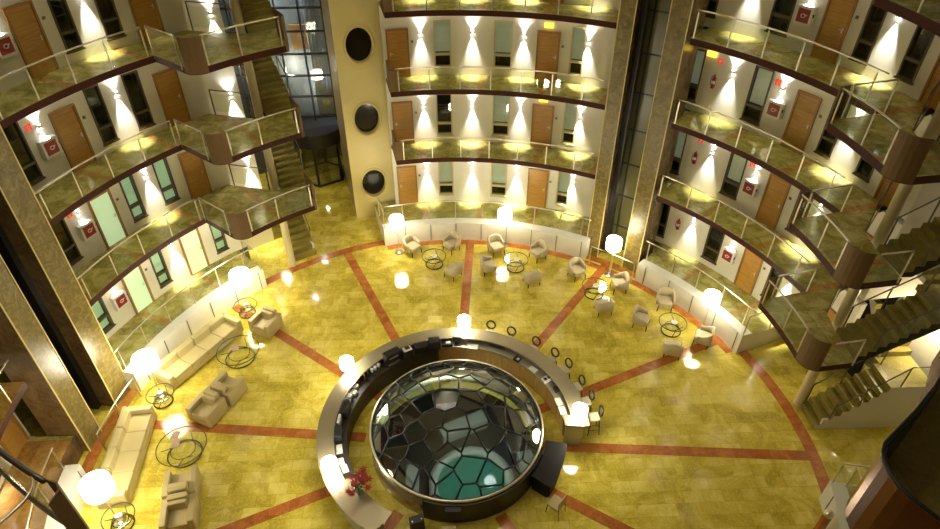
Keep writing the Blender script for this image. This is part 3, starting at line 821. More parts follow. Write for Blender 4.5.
# ---- stairs: two flights per storey with a half landing
def flight(mb, u0, v0, v1, z0, n, run, rise, axis='u', sgn=1):
    """saw-tooth flight with a sloping underside"""
    P = [(0, 0)]
    for i in range(n): P += [(i*run, (i+1)*rise), ((i+1)*run, (i+1)*rise)]
    top = len(P)
    P += [(n*run, n*rise-.30), (.28, -.0)]
    V = []
    for v in (v0, v1):
        for (x, z) in P:
            V.append((u0+x, v, z0+z) if axis == 'u' else (v, u0+sgn*x, z0+z))
    m = len(P); o = len(mb.v); mb.add(V, [])
    def q(f, mi): mb.f.append(tuple(o+i for i in f)); mb.m.append(mi); mb.sm.append(False)
    for i in range(m):
        j = (i+1) % m; q((i, j, m+j, m+i), 0 if i < top-1 else 1)
    q(tuple(range(m)), 1); q(tuple(reversed(range(m, 2*m))), 1)
def stair(a0, L, where, ground=False):
    z0 = 0. if ground else LV[L]; z1 = LV[L+1] if not ground else LV[1]
    n1 = 9; h = (z1-z0)/ (n1*2)
    if ground: v0, v1, u0 = (.02, 1.08, 12.36)
    else: v0, v1, u0 = (-.6, .62, 11.95)
    nm = {0: 'from the atrium floor', 1: 'from the first landing', 2: 'from the second landing', 3: 'from the third landing'}[0 if ground else L]
    t = thing('staircase', 'olive stone staircase rising %s on the %s' % (nm, where), 'staircase', (0, 0, 0), R_(a0), 'stone staircases')
    run = .235
    m = MB(); flight(m, u0, v0, v1, z0, n1, run, h); m.build('flight', ['stair_stone', 'stringer_black' if not ground else 'soffit'], t)
    ue = u0+n1*run; zm = z0+n1*h
    m = MB(); m.box((ue+.6, (v0+v1)/2+.15, zm-.1), (1.25, v1-v0+.3, .2)); m.build('half_landing', 'stair_stone', t)
    m = MB(); flight(m, v1+.3, ue+.15, ue+1.2, zm, n1, run, h, 'v', 1); m.build('flight', ['stair_stone', 'soffit'], t)
    if ground:
        m = MB(); m.add([(u0+.0, v0-.001, 0), (ue+1.2, v0-.001, 0), (ue+1.2, v0-.001, zm), (ue, v0-.001, zm)], [(0, 1, 2, 3)])
        m.box(((u0+ue+1.2)/2+.1, v0+.05, .25), (ue+1.0-u0, .08, .5)); m.build('side_wall', 'soffit', t)
    # near side balustrade following the slope
    hr = [(u0+.35, v0, z0+1.15), (ue+.1, v0, zm+.95), (ue+1.2, v0, zm+.95)]
    m = MB(); m.tube(hr, .022, 8); m.build('handrail', 'dark_steel', t)
    for x in (u0+.4, (u0+ue)/2+.1, ue+.1, ue+1.15):
        zz = z0+h*max(0, min(n1, math.ceil((x-u0)/run)))
        m = MB(); m.box((0, 0, .46), (.035, .03, .92)); m.build('post', 'dark_steel', t, (x, v0+.03, zz))
    m = MB(); m.add([(u0+.45, v0+.02, z0+.4), (ue+.1, v0+.02, zm+.15), (ue+.1, v0+.02, zm+.85), (u0+.45, v0+.02, z0+1.05)], [(0, 1, 2, 3)])
    m.add([(u0+.45, v0+.032, z0+.4), (ue+.1, v0+.032, zm+.15), (ue+.1, v0+.032, zm+.85), (u0+.45, v0+.032, z0+1.05)], [(3, 2, 1, 0)])
    m.box((ue+.65, v0+.026, zm+.5), (1.0, .012, .7)); m.build('glass_panel', 'rail_glass', t)
    # far side rail
    m = MB(); m.tube([(u0+.1, v1, z0+1.0), (ue+.1, v1, zm+.95)], .022, 8); m.build('handrail', 'dark_steel', t)
    for x in (u0+.15, (u0+ue)/2, ue):
        zz = z0+h*max(0, min(n1, math.ceil((x-u0)/run)))
        m = MB(); m.box((0, 0, .46), (.035, .03, .92)); m.build('post', 'dark_steel', t, (x, v1-.03, zz))
    return t
for a0, w in ((0., 'right'), (121.9, 'left')):
    stair(a0 if w == 'right' else 119.6, 0, w, True)
    for L in (1, 2, 3): stair(a0, L, w)

# ---- revolving door at the lobby
t = thing('revolving_door', 'dark framed revolving glass door with drum canopy behind the left stair', 'revolving door', (-6.85, 18.05, 0))
m = MB(); m.cyl((0, 0), 1.42, 2.3, 3.05, 32); m.build('canopy', 'drum_dark', t)
m = MB(); m.lathe([(1.3, .04), (1.3, 2.3)], 6, a0=-PI/2, a1=1.5*PI, smooth=False); m.build('curved_glass', 'shaft_glass', t)
m = MB(); [m.tube([tuple(pol(1.34, a, zz)) for a in range(-90, 270, 60)], .06, 6, 0, True) for zz in (.06, 2.25)]; m.build('ring_frame', 'black_rim', t)
for a in (-90, -30, 30, 90, 150, 210):
    m = MB(); m.box((0, 0, 1.2), (.12, .12, 2.3)); p = pol(1.32, a); m.build('post', 'black_rim', t, p, R_(a))
m = MB(); m.cyl((0, 0), 1.26, 0.01, .03, 32); m.build('floor_mat', 'gold_marble', t)
for a in (-60, 30, 120, 210):
    m = MB(); m.box((.6, 0, 1.2), (1.15, .03, 2.2)); m.build('wing', 'shaft_glass', t, (0, 0, 0), R_(a))
plain('exit_bottle', (.8, .55, .05), .2)
# ================================================================== FURNITURE
def face(loc, target): d = Vector(target)-Vector(loc); return math.atan2(d.y, d.x)-PI/2
# ---- tub chairs (back of the hall): local +y is the front
def tub_chair():
    t = thing('tub_chair', 'tub chair', 'armchair')
    m = MB(); m.rbox((0, .02, .37), (.56, .58, .17), .07); m.build('seat', 'armchair_fabric', t)
    # wrap-round back and arms: high at the rear, falling to the front
    m = MB(); n = 22; V = []
    for k in range(n+1):
        a = R_(-28 - 124*k/n) if False else R_(-205+230*k/n)   # from front-left, round the back, to front-right
        f = max(0, -sin(a)); top = .61+.25*f**1.3
        for (r, z) in ((.305, .26), (.305, top-.02), (.34, top), (.385, top-.02), (.385, .24)):
            g = (abs(cos(a))**5+abs(sin(a))**5)**-.2*.95; V.append((r*g*cos(a), r*g*sin(a)*1.02+.02, z if z > .3 else .27))
    F = []
    for k in range(n):
        for j in range(5):
            j2 = (j+1) % 5; F.append((k*5+j, k*5+j2, (k+1)*5+j2, (k+1)*5+j))
    F += [(4, 3, 2, 1, 0), tuple(n*5+j for j in range(5))]
    m.add(V, F, 0, True); m.build('back_and_arms', 'armchair_fabric', t)
    for x in (-.22, .22):
        for y in (-.2, .24):
            m = MB(); m.tube([(0, 0, .28), (.02*(1 if x > 0 else -1), .02*(1 if y > 0 else -1), 0)], .021, 6); m.build('leg', 'dark_wood', t, (x*1.2, y*1.15, 0))
    return t
T = [(-.66, 9.72), (3.02, 9.32), (6.2, 7.36), (8.87, 5.0)]
CH = [(0, (-1.66, 10.66), 'left of the far left round table'), (0, (.16, 10.78), 'behind the far left round table, turned to the right'), (0, (.20, 8.86), 'nearest seat of the far left round table'),
      (1, (2.22, 10.50), 'behind the second round table, beside the lamp'), (1, (4.12, 10.0), 'right of the second round table from the left'), (1, (1.78, 9.08), 'left of the second round table, near side'), (1, (3.62, 8.2), 'nearest seat of the second round table from the left'),
      (2, (5.66, 8.58), 'behind the third round table, before the lift shaft'), (2, (7.34, 7.62), 'right of the third round table, beside the lamp'), (2, (6.36, 6.22), 'nearest seat of the third round table'),
      (3, (8.98, 6.4), 'behind the fourth round table, by the white podium'), (3, (7.72, 5.38), 'left of the fourth round table'), (3, (8.50, 3.72), 'nearest seat of the fourth round table'), (3, (9.86, 4.26), 'right of the fourth round table, against the lamp')]
ch0 = tub_chair()
for i, (ti, p, txt) in enumerate(CH):
    p3 = (p[0], p[1], .006); rz = face((p[0], p[1], 0), (T[ti][0], T[ti][1], 0)) + random.uniform(-.2, .2)
    lab = 'beige tub chair with dark legs %s' % txt
    if i == 0:
        ch0.location = p3; ch0.rotation_euler = (0, 0, rz); ch0['label'] = lab; ch0['group'] = 'beige tub chairs'
    else: dup(ch0, p3, rz, lab, 'beige tub chairs')
# ---- round glass tables on ring bases
def ring_table(R, rb, loc, label, cat='table', group=None, h=.46, name='round_table'):
    t = thing(name, label, cat, (loc[0], loc[1], .006), 0, group)
    m = MB(); m.cyl((0, 0), R, h-.014, h, 40); m.build('glass_top', 'table_glass', t)
    m = MB(); m.torus((0, 0, h-.012), R, .017, 48, 8); m.build('top_ring', 'iron', t)
    m = MB(); m.torus((0, 0, .03), rb, .024, 44, 8); m.build('base_ring', 'iron', t)
    m = MB(); m.torus((0, 0, h*.55), rb*.72, .014, 40, 6); m.build('middle_ring', 'iron', t)
    for k in range(3):
        a = 120*k+20
        m = MB(); m.tube([pol(rb, a, .03), pol(rb*.72, a+30, h*.55), pol(R*.8, a+60, h-.02)], .014, 6); m.build('leg', 'iron', t)
    return t
nm = ['far left', 'second from the left', 'third', 'fourth']
for i, p in enumerate(T): ring_table(.54, .38, p, 'round glass table on ring base among tub chairs, %s along the back' % nm[i], 'table', 'round glass tables', .5)
TL = [(-8.1, 4.22), (-8.9, -.06)]
ring_table(.78, .54, TL[0], 'large round glass coffee table before the upper long sofa', 'coffee table', 'large round coffee tables')
ring_table(.78, .54, TL[1], 'large round glass coffee table before the lower long sofa', 'coffee table', 'large round coffee tables')
ST = [(-8.42, 6.78), (-10.35, 2.2), (-10.0, -2.5)]
sl = ['at the top end of the upper sofa', 'between the two long sofas', 'at the bottom end of the lower sofa']
for i, p in enumerate(ST): ring_table(.46, .32, p, 'small round glass side table %s' % sl[i], 'side table', 'small round side tables', .46, 'side_table')
# things on the tables
def on_table(name, label, cat, build, loc, rz=0, group=None):
    t = build.build(name, build.mat, None, loc, rz); tag(t, label, cat, group); return t
def magazine(): m = MB(); m.box((0, 0, .006), (.24, .32, .012)); m.mat = 'magazine'; return m
on_table('magazine', 'open magazine lying on the upper large coffee table', 'magazine', magazine(), (-8.22, 4.3, .467), .5)
on_table('magazine', 'red-brown magazine lying on the lower large coffee table', 'magazine', magazine(), (-9.1, .02, .467), .2)
on_table('magazine', 'second magazine beside the first on the lower coffee table', 'magazine', magazine(), (-9.22, .36, .467), -.1)
def bowl():
    m = MB(); m.lathe([(0, .004), (.07, .0), (.12, .06), (.125, .07), (.11, .06), (.06, .012), (0, .012)], 20); m.mat = 'white_paint'; return m
bl = ['far left', 'second', 'third', 'fourth']
for i, p in enumerate(T): on_table('bowl', 'white bowl on the %s round glass table along the back' % bl[i], 'bowl', bowl(), (p[0]+.02, p[1]-.08, .507), 0, 'white bowls on the round tables')
for i, p in enumerate(ST): on_table('napkin_box', 'white box of tissues on the side table %s' % sl[i], 'box', (lambda m: (m.rbox((0, 0, .05), (.2, .14, .1), .02), setattr(m, 'mat', 'white_paint'), m)[2])(MB()), (p[0]+.05, p[1]-.02, .467), .4, 'white boxes on side tables')
# ---- long sofas (local: length along x, front +y)
def sofa(loc, rz, label, L=3.5):
    t = thing('long_sofa', label, 'sofa', (loc[0], loc[1], .004), rz, 'long leather sofas')
    D = .92; w = (L-.44)/4
    m = MB(); m.rbox((0, 0, .19), (L, D, .24), .04)
    for x in (-L/2+.1, L/2-.1):
        for y in (-D/2+.1, D/2-.1): m.box((x, y, .035), (.06, .06, .07))
    m.build('base', 'sofa_leather', t)
    for s in (-1, 1):
        m = MB(); m.rbox((s*(L/2-.11), 0, .40), (.22, D, .5), .06); m.build('armrest', 'sofa_leather', t)
    for k in range(4):
        x = -L/2+.22+w*(k+.5)
        m = MB(); m.rbox((x, .1, .39), (w-.012, D-.24, .18), .05); m.build('seat_cushion', 'sofa_leather', t)
        m = MB(); m.rbox((x, -D/2+.16, .57), (w-.012, .24, .44), .07); m.build('back_cushion', 'sofa_leather', t)
    m = MB(); m.rbox((0, -D/2+.06, .44), (L-.1, .14, .62), .04); m.build('backrest', 'sofa_leather', t)
    return t
def facing(d): return math.atan2(d[1], d[0])-PI/2
sofa((-9.60, 4.42), facing((.857, -.516)), 'long cream leather sofa along the white podium, upper of the two on the left', 3.55)
sofa((-10.62, -.22), facing((.993, .10)), 'long cream leather sofa with a lamp at its bottom end, lower of two', 3.5)
# ---- square leather armchairs
def armchair():
    t = thing('leather_armchair', 'armchair', 'armchair')
    W, D = .98, .92
    m = MB(); m.rbox((0, 0, .18), (W, D, .24), .04)
    for x in (-.4, .4):
        for y in (-.37, .37): m.box((x, y, .03), (.06, .06, .06))
    m.build('base', 'armchair_tan', t)
    m = MB(); m.rbox((0, .08, .38), (W-.4, D-.22, .18), .05); m.build('seat_cushion', 'armchair_tan', t)
    for s in (-1, 1):
        m = MB(); m.rbox((s*(W/2-.1), 0, .40), (.2, D, .52), .05); m.build('armrest', 'armchair_tan', t)
    m = MB(); m.rbox((0, -D/2+.1, .50), (W-.38, .2, .70), .07); m.build('backrest', 'armchair_tan', t)
    m = MB(); m.rbox((0, -D/2+.26, .60), (W-.42, .16, .36), .07); m.build('back_cushion', 'armchair_tan', t)
    return t
ac = armchair()
AC = [((-7.40, 5.80), facing((-.45, -.89)), 'single square tan armchair near the top side table, facing the upper coffee table'),
      ((-8.06, 2.42), facing((.42, .90)), 'square tan armchair of the upper back-to-back pair, facing the upper coffee table'),
      ((-8.53, 1.52), facing((-.42, -.90)), 'square tan armchair of the upper back-to-back pair, facing the lower coffee table'),
      ((-8.46, -1.50), facing((-.20, .98)), 'square tan armchair of the lower back-to-back pair, facing the lower coffee table'),
      ((-8.22, -2.48), facing((.20, -.98)), 'square tan armchair of the lower back-to-back pair, facing the photo bottom edge')]
for i, (p, rz, lab) in enumerate(AC):
    p3 = (p[0], p[1], .006)
    if i == 0: ac.location = p3; ac.rotation_euler = (0, 0, rz); ac['label'] = lab; ac['group'] = 'square tan armchairs'
    else: dup(ac, p3, rz, lab, 'square tan armchairs')
# ---- floor lamps with glowing drum shades
def floor_lamp(loc, R, h, zc, power, label):
    t = thing('floor_lamp', label, 'floor lamp', (loc[0], loc[1], .006), 0, 'floor lamps with drum shades')
    m = MB(); m.lathe([(0, .0), (.2, .0), (.2, .02), (.03, .035), (0, .035)], 28); m.build('base', 'steel', t)
    m = MB(); m.tube([(0, 0, .03), (0, 0, zc-.02)], .016, 8); m.build('pole', 'steel', t)
    m = MB(); r2 = R*.97
    m.lathe([(r2, zc+h/2), (R, zc+h/2-.03), (R, zc-h/2+.03), (r2, zc-h/2)], 36); m.lathe([(0, zc+h/2-.01), (r2, zc+h/2)], 36, 0, (0, 0, 0), False)
    m.lathe([(r2, zc-h/2), (0, zc-h/2+.01)], 36, 0, (0, 0, 0), False)
    m.build('drum_shade', 'big_lamp_shade' if R > .35 else 'lamp_shade', t)
    return t
floor_lamp((-2.30, 10.72), .32, .46, 1.72, 0, 'lit drum floor lamp beside the porthole tower end of the back podium')
floor_lamp((2.62, 11.02), .32, .46, 1.74, 0, 'lit drum floor lamp standing behind the second round table')
floor_lamp((7.12, 8.62), .33, .48, 1.74, 0, 'lit drum floor lamp standing before the olive lift shaft')
floor_lamp((10.14, 4.98), .32, .46, 1.70, 0, 'lit drum floor lamp beside the right-hand white podium')
floor_lamp((-8.42, 7.05), .39, .48, 1.72, 0, 'large lit drum floor lamp at the top end of the upper sofa')
floor_lamp((-10.53, 2.50), .40, .48, 1.78, 0, 'large lit drum floor lamp between the two long sofas')
floor_lamp((-10.15, -2.40), .41, .50, 1.84, 0, 'large lit drum floor lamp at the bottom end of the lower sofa')

# ================================================================== ROUND BAR
BA0, BA1 = -128., -4.5+0.
A_L, A_R = 234., -4.5      # counter runs from A_R anticlockwise to A_L
bar = thing('bar_counter', 'large ring-shaped bar counter with metal top around the glass dome', 'bar counter', (.03, 0, .006))
m = MB(); m.arcbox(A_R, A_L, 3.86, 4.41, 1.06, 1.11, 2)
m.arcbox(A_R, 1.8, 3.62, 3.86, 1.06, 1.11, 2); m.arcbox(211, A_L, 3.6, 3.86, 1.06, 1.11, 2)
for k in range(6): m.arcbox(A_L+k*.9, A_L+(k+1)*.9, 3.6, 3.78+.63*math.sqrt(max(0, 1-((k+.5)/6)**2)), 1.06, 1.11, 1)
m.build('counter_top', 'bar_top', bar)
m = MB(); m.arcbox(A_R+.6, A_L, 4.12, 4.24, 0, 1.06, 2); m.arcbox(A_R+.6, A_R+2.2, 3.66, 4.12, 0, 1.06, 1); m.arcbox(A_L-2, A_L, 3.66, 4.12, 0, 1.06, 1)
m.build('front_panel', 'bar_front', bar)
m = MB(); m.torus((0, 0, .2), 4.5, .02, 8, 4)
m = MB(); m.arcbox(1.8, 98, 3.62, 4.12, .84, .88, 2); m.build('work_top', 'work_top', bar)
m = MB(); m.arcbox(98, 211, 3.48, 4.12, .84, .88, 2); m.build('dark_work_top', 'dark_cabinet', bar)
m = MB(); m.arcbox(98, 211, 3.53, 3.6, 0, .84, 2); m.build('dark_back_panel', 'dark_cabinet', bar)
m = MB(); m.arcbox(2, 98, 3.68, 3.72, 0, .84, 2); m.build('inner_panel', 'cabinet_wood', bar)
for k in range(8):
    a = 8+k*11.5
    m = MB(); m.arcbox(a-5.4, a+5.4, 3.655, 3.68, .06, .82, 2); d = m.build('cabinet_door', 'cabinet_wood', bar)
    m = MB(); m.arcbox(a+2, a+4.4, 3.63, 3.645, .70, .725, 1); m.build('handle', 'steel', d)
# bar lamps
BL = [((.51, 4.31), 'at the far side of the bar, beside the till monitor'), ((-3.66, 2.38), 'at the upper left of the bar counter'), ((-3.72, -1.72), 'at the lower left of the bar counter'), ((4.12, -.04), 'on the right-hand end of the bar counter')]
for p, w in BL:
    t = thing('bar_lamp', 'small lit drum lamp standing %s' % w, 'table lamp', (p[0], p[1], 1.117), 0, 'drum lamps on the bar')
    m = MB(); m.lathe([(0, 0), (.09, 0), (.09, .015), (.015, .03), (0, .03)], 20); m.tube([(0, 0, .02), (0, 0, .22)], .012, 8); m.build('stand', 'steel', t)
    m = MB(); m.lathe([(0, .18), (.20, .18), (.24, .23), (.24, .53), (.20, .58), (0, .58)], 28); m.build('drum_shade', 'bar_shade', t)
# ---- bar stools with open ring backs (front is +y)
def stool():
    t = thing('bar_stool', 'stool', 'bar stool')
    m = MB(); m.rbox((0, 0, .75), (.36, .36, .07), .06); m.build('seat', 'stool_seat', t)
    for x in (-1, 1):
        for y in (-1, 1):
            m = MB(); m.tube([(x*.14, y*.14, .72), (x*.2, y*.2, 0)], .018, 6); m.build('leg', 'black_rim', t)
    for z, s in ((.25, .185), (.48, .165)):
        m = MB(); m.tube([(s, s, z), (-s, s, z), (-s, -s, z), (s, -s, z)], .012, 6, 0, True); m.build('foot_rail', 'black_rim', t)
    m = MB(); m.tube([(.165*cos(2*PI*k/28), -.19-.035*sin(2*PI*k/28), 1.03+.165*sin(2*PI*k/28)) for k in range(28)], .034, 8, 0, True)
    for x in (-.09, .09): m.tube([(x, -.16, .76), (x*.9, -.175, .90)], .014, 6)
    m.build('ring_back', 'black_rim', t)
    return t
s0 = stool()
SA = [(71.2, 4.66), (61.2, 4.62), (48.8, 4.66), (38.6, 4.68), (30.6, 4.72), (20.2, 4.66), (11.9, 4.68), (3.6, 4.76)]
so = ['nearest the far side lamp', 'second from the far side lamp', 'third from the far side lamp', 'fourth, mid row, counted from the far side lamp', 'fourth from the right-hand bar end', 'third from the right-hand bar end', 'second from the right-hand bar end', 'at the right-hand bar end, standing fully in view']
for i, (a, r) in enumerate(SA):
    p = pol(r, a, .006); rz = R_(a+90)
    lab = 'tall dark bar stool with ring back, %s' % so[i]
    if i == 0: s0.location = p; s0.rotation_euler = (0, 0, rz); s0['label'] = lab; s0['group'] = 'bar stools along the counter'
    else: dup(s0, p, rz, lab, 'bar stools along the counter')

# ---- things on the bar's inner counter
WZ = .887
def item(name, label, cat, parts, a, r, z=WZ, rz=None, group=None):
    """parts: list of (part name, material, builder)"""
    t = thing(name, label, cat, pol(r, a, z), R_(a-90) if rz is None else rz, group)
    for pn, mt, mbx in parts: mbx.build(pn, mt, t)
    return t
def BX(*bs):
    m = MB()
    for c, d in bs: m.rbox(c, d, .008)
    return m
def single(name, label, cat, m, mat, a, r, z=WZ, group=None, rz=None):
    o = m.build(name, mat, None, pol(r, a, z), R_(a-90) if rz is None else rz); return tag(o, label, cat, group)
item('till_monitor', 'grey till monitor beside the far side bar lamp', 'monitor', [('screen', 'screen_grey', BX(((0, 0, .30), (.34, .05, .26)))), ('stand', 'black_plastic', BX(((0, .05, .09), (.06, .06, .18)), ((0, .05, .012), (.22, .18, .024))))], 86.3, 3.71)
item('cash_drawer', 'black cash drawer with white slip under the till monitor', 'cash drawer', [('drawer_box', 'black_plastic', BX(((0, 0, .06), (.4, .36, .12)))), ('slip', 'paper', BX(((.05, -.05, .124), (.18, .12, .008))))], 92.3, 3.80)
single('paper_stack', 'white papers lying right of the till monitor', 'papers', BX(((0, 0, .015), (.42, .26, .03)), ((.12, .03, .036), (.2, .2, .014))), 'paper', 77.5, 3.68)
single('tin', 'pale tin standing beside the till monitor', 'tin', (lambda m: (m.cyl((0, 0), .06, 0, .16, 16), m)[1])(MB()), 'work_top', 81.5, 3.9)
item('coffee_machine', 'large black coffee machine on the upper left of the inner counter', 'coffee machine', [('body', 'black_plastic', BX(((0, .04, .25), (.62, .22, .5)), ((0, -.10, .44), (.62, .08, .14)))), ('group_head', 'steel', BX(((0, -.11, .33), (.36, .05, .06)))), ('drip_tray', 'steel', BX(((0, -.11, .03), (.5, .08, .03))))], 125.6, 3.66)
item('printer', 'black printer with white panel beside the coffee machine', 'printer', [('body', 'black_plastic', BX(((0, 0, .17), (.40, .28, .34)))), ('white_panel', 'white_paint', BX(((0, -.02, .346), (.32, .24, .014)))), ('dark_slot', 'black_plastic', BX(((.02, .02, .357), (.18, .14, .01))))], 116.2, 3.64)
single('storage_cabinet', 'low black cabinet standing on the counter left of the till', 'cabinet', BX(((0, 0, .14), (.52, .30, .28))), 'black_plastic', 107.4, 3.68)
single('storage_cabinet', 'long black unit with dark shelves on the counter between printer and till', 'cabinet', BX(((0, 0, .2), (.42, .30, .4))), 'black_plastic', 99.6, 3.68)
for k, a in enumerate((138.8, 136.4, 134.0)):
    single('white_mug', ['white mug left in the row of three by the coffee machine', 'white mug in the middle of the row by the coffee machine', 'white mug right in the row of three, nearest the coffee machine'][k], 'mug', (lambda m: (m.lathe([(0, 0), (.05, 0), (.055, .17), (.045, .17), (.04, .02), (0, .02)], 16), m.tube([(.05, 0, .14), (.09, 0, .12), (.09, 0, .06), (.05, 0, .04)], .009, 6), m)[2])(MB()), 'white_paint', a, 3.78, WZ, 'white mugs in a row')
single('glass_bottle', 'green bottle standing left of the three white mugs', 'bottle', (lambda m: (m.lathe([(0, 0), (.04, 0), (.042, .19), (.016, .25), (.016, .31), (0, .31)], 14), m)[1])(MB()), 'bottle_green', 142, 3.76)
single('glass_bottle', 'amber bottle standing between the mugs and the red can', 'bottle', (lambda m: (m.lathe([(0, 0), (.04, 0), (.042, .17), (.016, .23), (.016, .28), (0, .28)], 14), m)[1])(MB()), 'bottle_amber', 145, 3.74)
single('red_can', 'red can on the upper left inner counter', 'can', (lambda m: (m.cyl((0, 0), .045, 0, .14, 14), m)[1])(MB()), 'red_paint', 148.8, 3.82)
for k, (a, r, w, d, h) in enumerate(((152, 3.8, .2, .16, .12), (155.6, 3.72, .18, .2, .1), (159.2, 3.78, .18, .2, .16), (162.2, 3.72, .16, .16, .1))):
    single('white_carton', 'small white carton on the left inner counter, %s below the red can' % ['first', 'second', 'third', 'fourth'][k], 'carton', BX(((0, 0, h/2), (w, d, h)), ((.02, 0, h+.006), (w*.6, d*.6, .012))), 'paper', a, r, WZ, 'white cartons on the counter')
single('black_bag', 'bulky black bag lying on the left inner counter', 'bag', (lambda m: (m.rbox((0, 0, .2), (.56, .28, .40), .12), m.rbox((.14, -.02, .36), (.24, .2, .2), .09), m)[2])(MB()), 'black_plastic', 168.4, 3.66)
item('tablet_till', 'slanted white tablet till on the left inner counter', 'till', [('tablet', 'white_paint', BX(((0, .02, .2), (.36, .08, .28)))), ('foot', 'black_plastic', BX(((0, .04, .03), (.24, .2, .06))))], 176.5, 3.70)
item('screen_box', 'grey screen with black housing on the left inner counter', 'monitor', [('housing', 'black_plastic', BX(((0, .03, .17), (.42, .22, .34)))), ('screen', 'screen_grey', BX(((0, -.085, .18), (.34, .02, .24))))], -176.0, 3.68)
for k, (a, r, w) in enumerate(((-168.5, 3.7, .34), (-161, 3.72, .26), (-156.5, 3.68, .3))):
    single('paper_stack', ['white paper stack just below the grey screen', 'white paper stack in the middle of the lower left counter', 'white paper stack nearest the red flowers'][k], 'papers', BX(((0, 0, .02), (w, .2, .04)), ((.03, 0, .05), (w*.7, .14, .02))), 'paper', a, r, WZ, 'paper stacks on the left counter')
item('desk_phone', 'black telephone on the right inner counter', 'telephone', [('base', 'black_plastic', BX(((0, 0, .04), (.24, .22, .08)))), ('handset', 'black_plastic', BX(((-.07, 0, .10), (.06, .24, .05)))), ('keypad', 'paper', BX(((.04, -.01, .083), (.1, .12, .008))))], 50, 3.74)
item('card_terminal', 'white card machine with dark keys on the right inner counter', 'card machine', [('case', 'white_paint', BX(((0, 0, .05), (.2, .3, .1)))), ('keys', 'black_plastic', BX(((0, -.04, .104), (.12, .12, .01)), ((0, .09, .104), (.14, .07, .01))))], 29, 3.80)
single('speaker_box', 'small black box on the right inner counter', 'box', BX(((0, 0, .07), (.18, .16, .14))), 'black_plastic', 20.8, 3.86)
for k, a in enumerate((13.5, 7.5)):
    single('folded_cloth', ['pale folded cloth on the inner counter, upper of two near the right bar end', 'pale folded cloth on the inner counter, lower of two near the right bar end'][k], 'cloth', BX(((0, 0, .02), (.3, .22, .04))), 'paper', a, 3.72, WZ, 'folded cloths')
single('notepad', 'pale notepad lying between phone and card machine', 'notepad', BX(((0, 0, .012), (.3, .2, .024))), 'paper', 39, 3.76)
single('menu_rack', 'dark menu rack on the far inner counter right of the papers', 'rack', BX(((0, 0, .02), (.62, .12, .04)), ((0, .05, .07), (.62, .02, .14))), 'dark_steel', 64, 3.92)
# red flowers in a vase
fv = thing('flower_vase', 'vase of red and orange lilies on the lower left end of the bar', 'flowers', pol(3.72, 219.8, 1.117))
m = MB(); m.lathe([(0, 0), (.07, 0), (.10, .10), (.06, .22), (.075, .26), (.06, .25), (.045, .2), (0, .18)], 18); m.build('vase', 'bar_front', fv)
rnd = random.Random(3)
m = MB(); st = []
for k in range(13):
    a = rnd.uniform(0, 2*PI); r = rnd.uniform(.08, .42); h = rnd.uniform(.35, .62); st.append((r*cos(a), r*sin(a), h))
    m.tube([(0, 0, .2), (r*.4*cos(a), r*.4*sin(a), h*.75), (r*cos(a), r*sin(a), h)], .008, 5)
    for q in range(2):
        b = a+rnd.uniform(-1, 1); L_ = r*.8
        m.add([(0, 0, .25), (L_*cos(b)+.03*sin(b), L_*sin(b)-.03*cos(b), .42), (1.35*L_*cos(b), 1.35*L_*sin(b), .36), (L_*cos(b)-.03*sin(b), L_*sin(b)+.03*cos(b), .42)], [(0, 1, 2, 3)])
m.build('stems_and_leaves', 'leaf_green', fv)
for (x, y, z) in st:
    m = MB()
    for q in range(6):
        b = q*PI/3+x*9; c = Vector((x, y, z))
        t1 = Vector((cos(b), sin(b), .35)); s1 = Vector((-sin(b), cos(b), 0))
        m.add([c, c+t1*.06+s1*.032, c+t1*.13+Vector((0, 0, -.015)), c+t1*.06-s1*.032], [(0, 1, 2, 3)])
    m.cyl((x, y), .018, z-.05, z+.03, 8)
    m.build('lily_flower', 'petal_red', fv)
single('glass_bottle', 'yellow bottle standing by the red lilies', 'bottle', (lambda m: (m.lathe([(0, 0), (.05, 0), (.05, .2), (.02, .26), (.02, .33), (0, .33)], 14), m)[1])(MB()), 'exit_bottle', 213.5, 3.5, WZ)

# ================================================================== GLASS DOME
DC = (.12, .04)
dome = thing('glass_dome', 'faceted glass dome with black struts on a dark drum inside the bar', 'dome', (DC[0], DC[1], 0))
RB, HD, ZB = 2.77, .98, .98
RS = (RB*RB+HD*HD)/(2*HD); ZC = ZB+HD-RS
rv = random.Random(19); bm = bmesh.new(); NS = 520
for k in range(NS):
    zz = 1-2*(k+.5)/NS; aa = k*PI*(3-math.sqrt(5)); rr = math.sqrt(1-zz*zz)
    p = Vector((rr*cos(aa), rr*sin(aa), zz)) + Vector((rv.gauss(0, 1), rv.gauss(0, 1), rv.gauss(0, 1)))*.024
    bm.verts.new(p.normalized())
bmesh.ops.convex_hull(bm, input=list(bm.verts)); bm.verts.ensure_lookup_table(); bm.faces.index_update()
rot = Matrix.Rotation(.35, 3, 'X') @ Matrix.Rotation(.5, 3, 'Y')
rj = random.Random(11)
cent = {}
for f in bm.faces:
    vs = [v.co for v in f.verts]; c = (vs[1]-vs[0]).cross(vs[2]-vs[0]).normalized()
    if c.dot(vs[0]) < 0: c.negate()
    c = rot @ c
    cent[f.index] = c.normalized()*RS + Vector((0, 0, ZC))
def inside(p): return p.z > 0 and math.hypot(p.x, p.y) < RB
strut = MB(); pane = MB()
for e in bm.edges:
    a, b = [cent[f.index] for f in e.link_faces]
    ia, ib = inside(a), inside(b)
    if not (ia or ib): continue
    if not (ia and ib):
        if ib: a, b = b, a
        lo, hi = 0., 1.
        for _ in range(30):
            t_ = (lo+hi)/2
            if inside(a.lerp(b, t_)): lo = t_
            else: hi = t_
        b = a.lerp(b, lo)
    strut.tube([a, b], .033, 5)
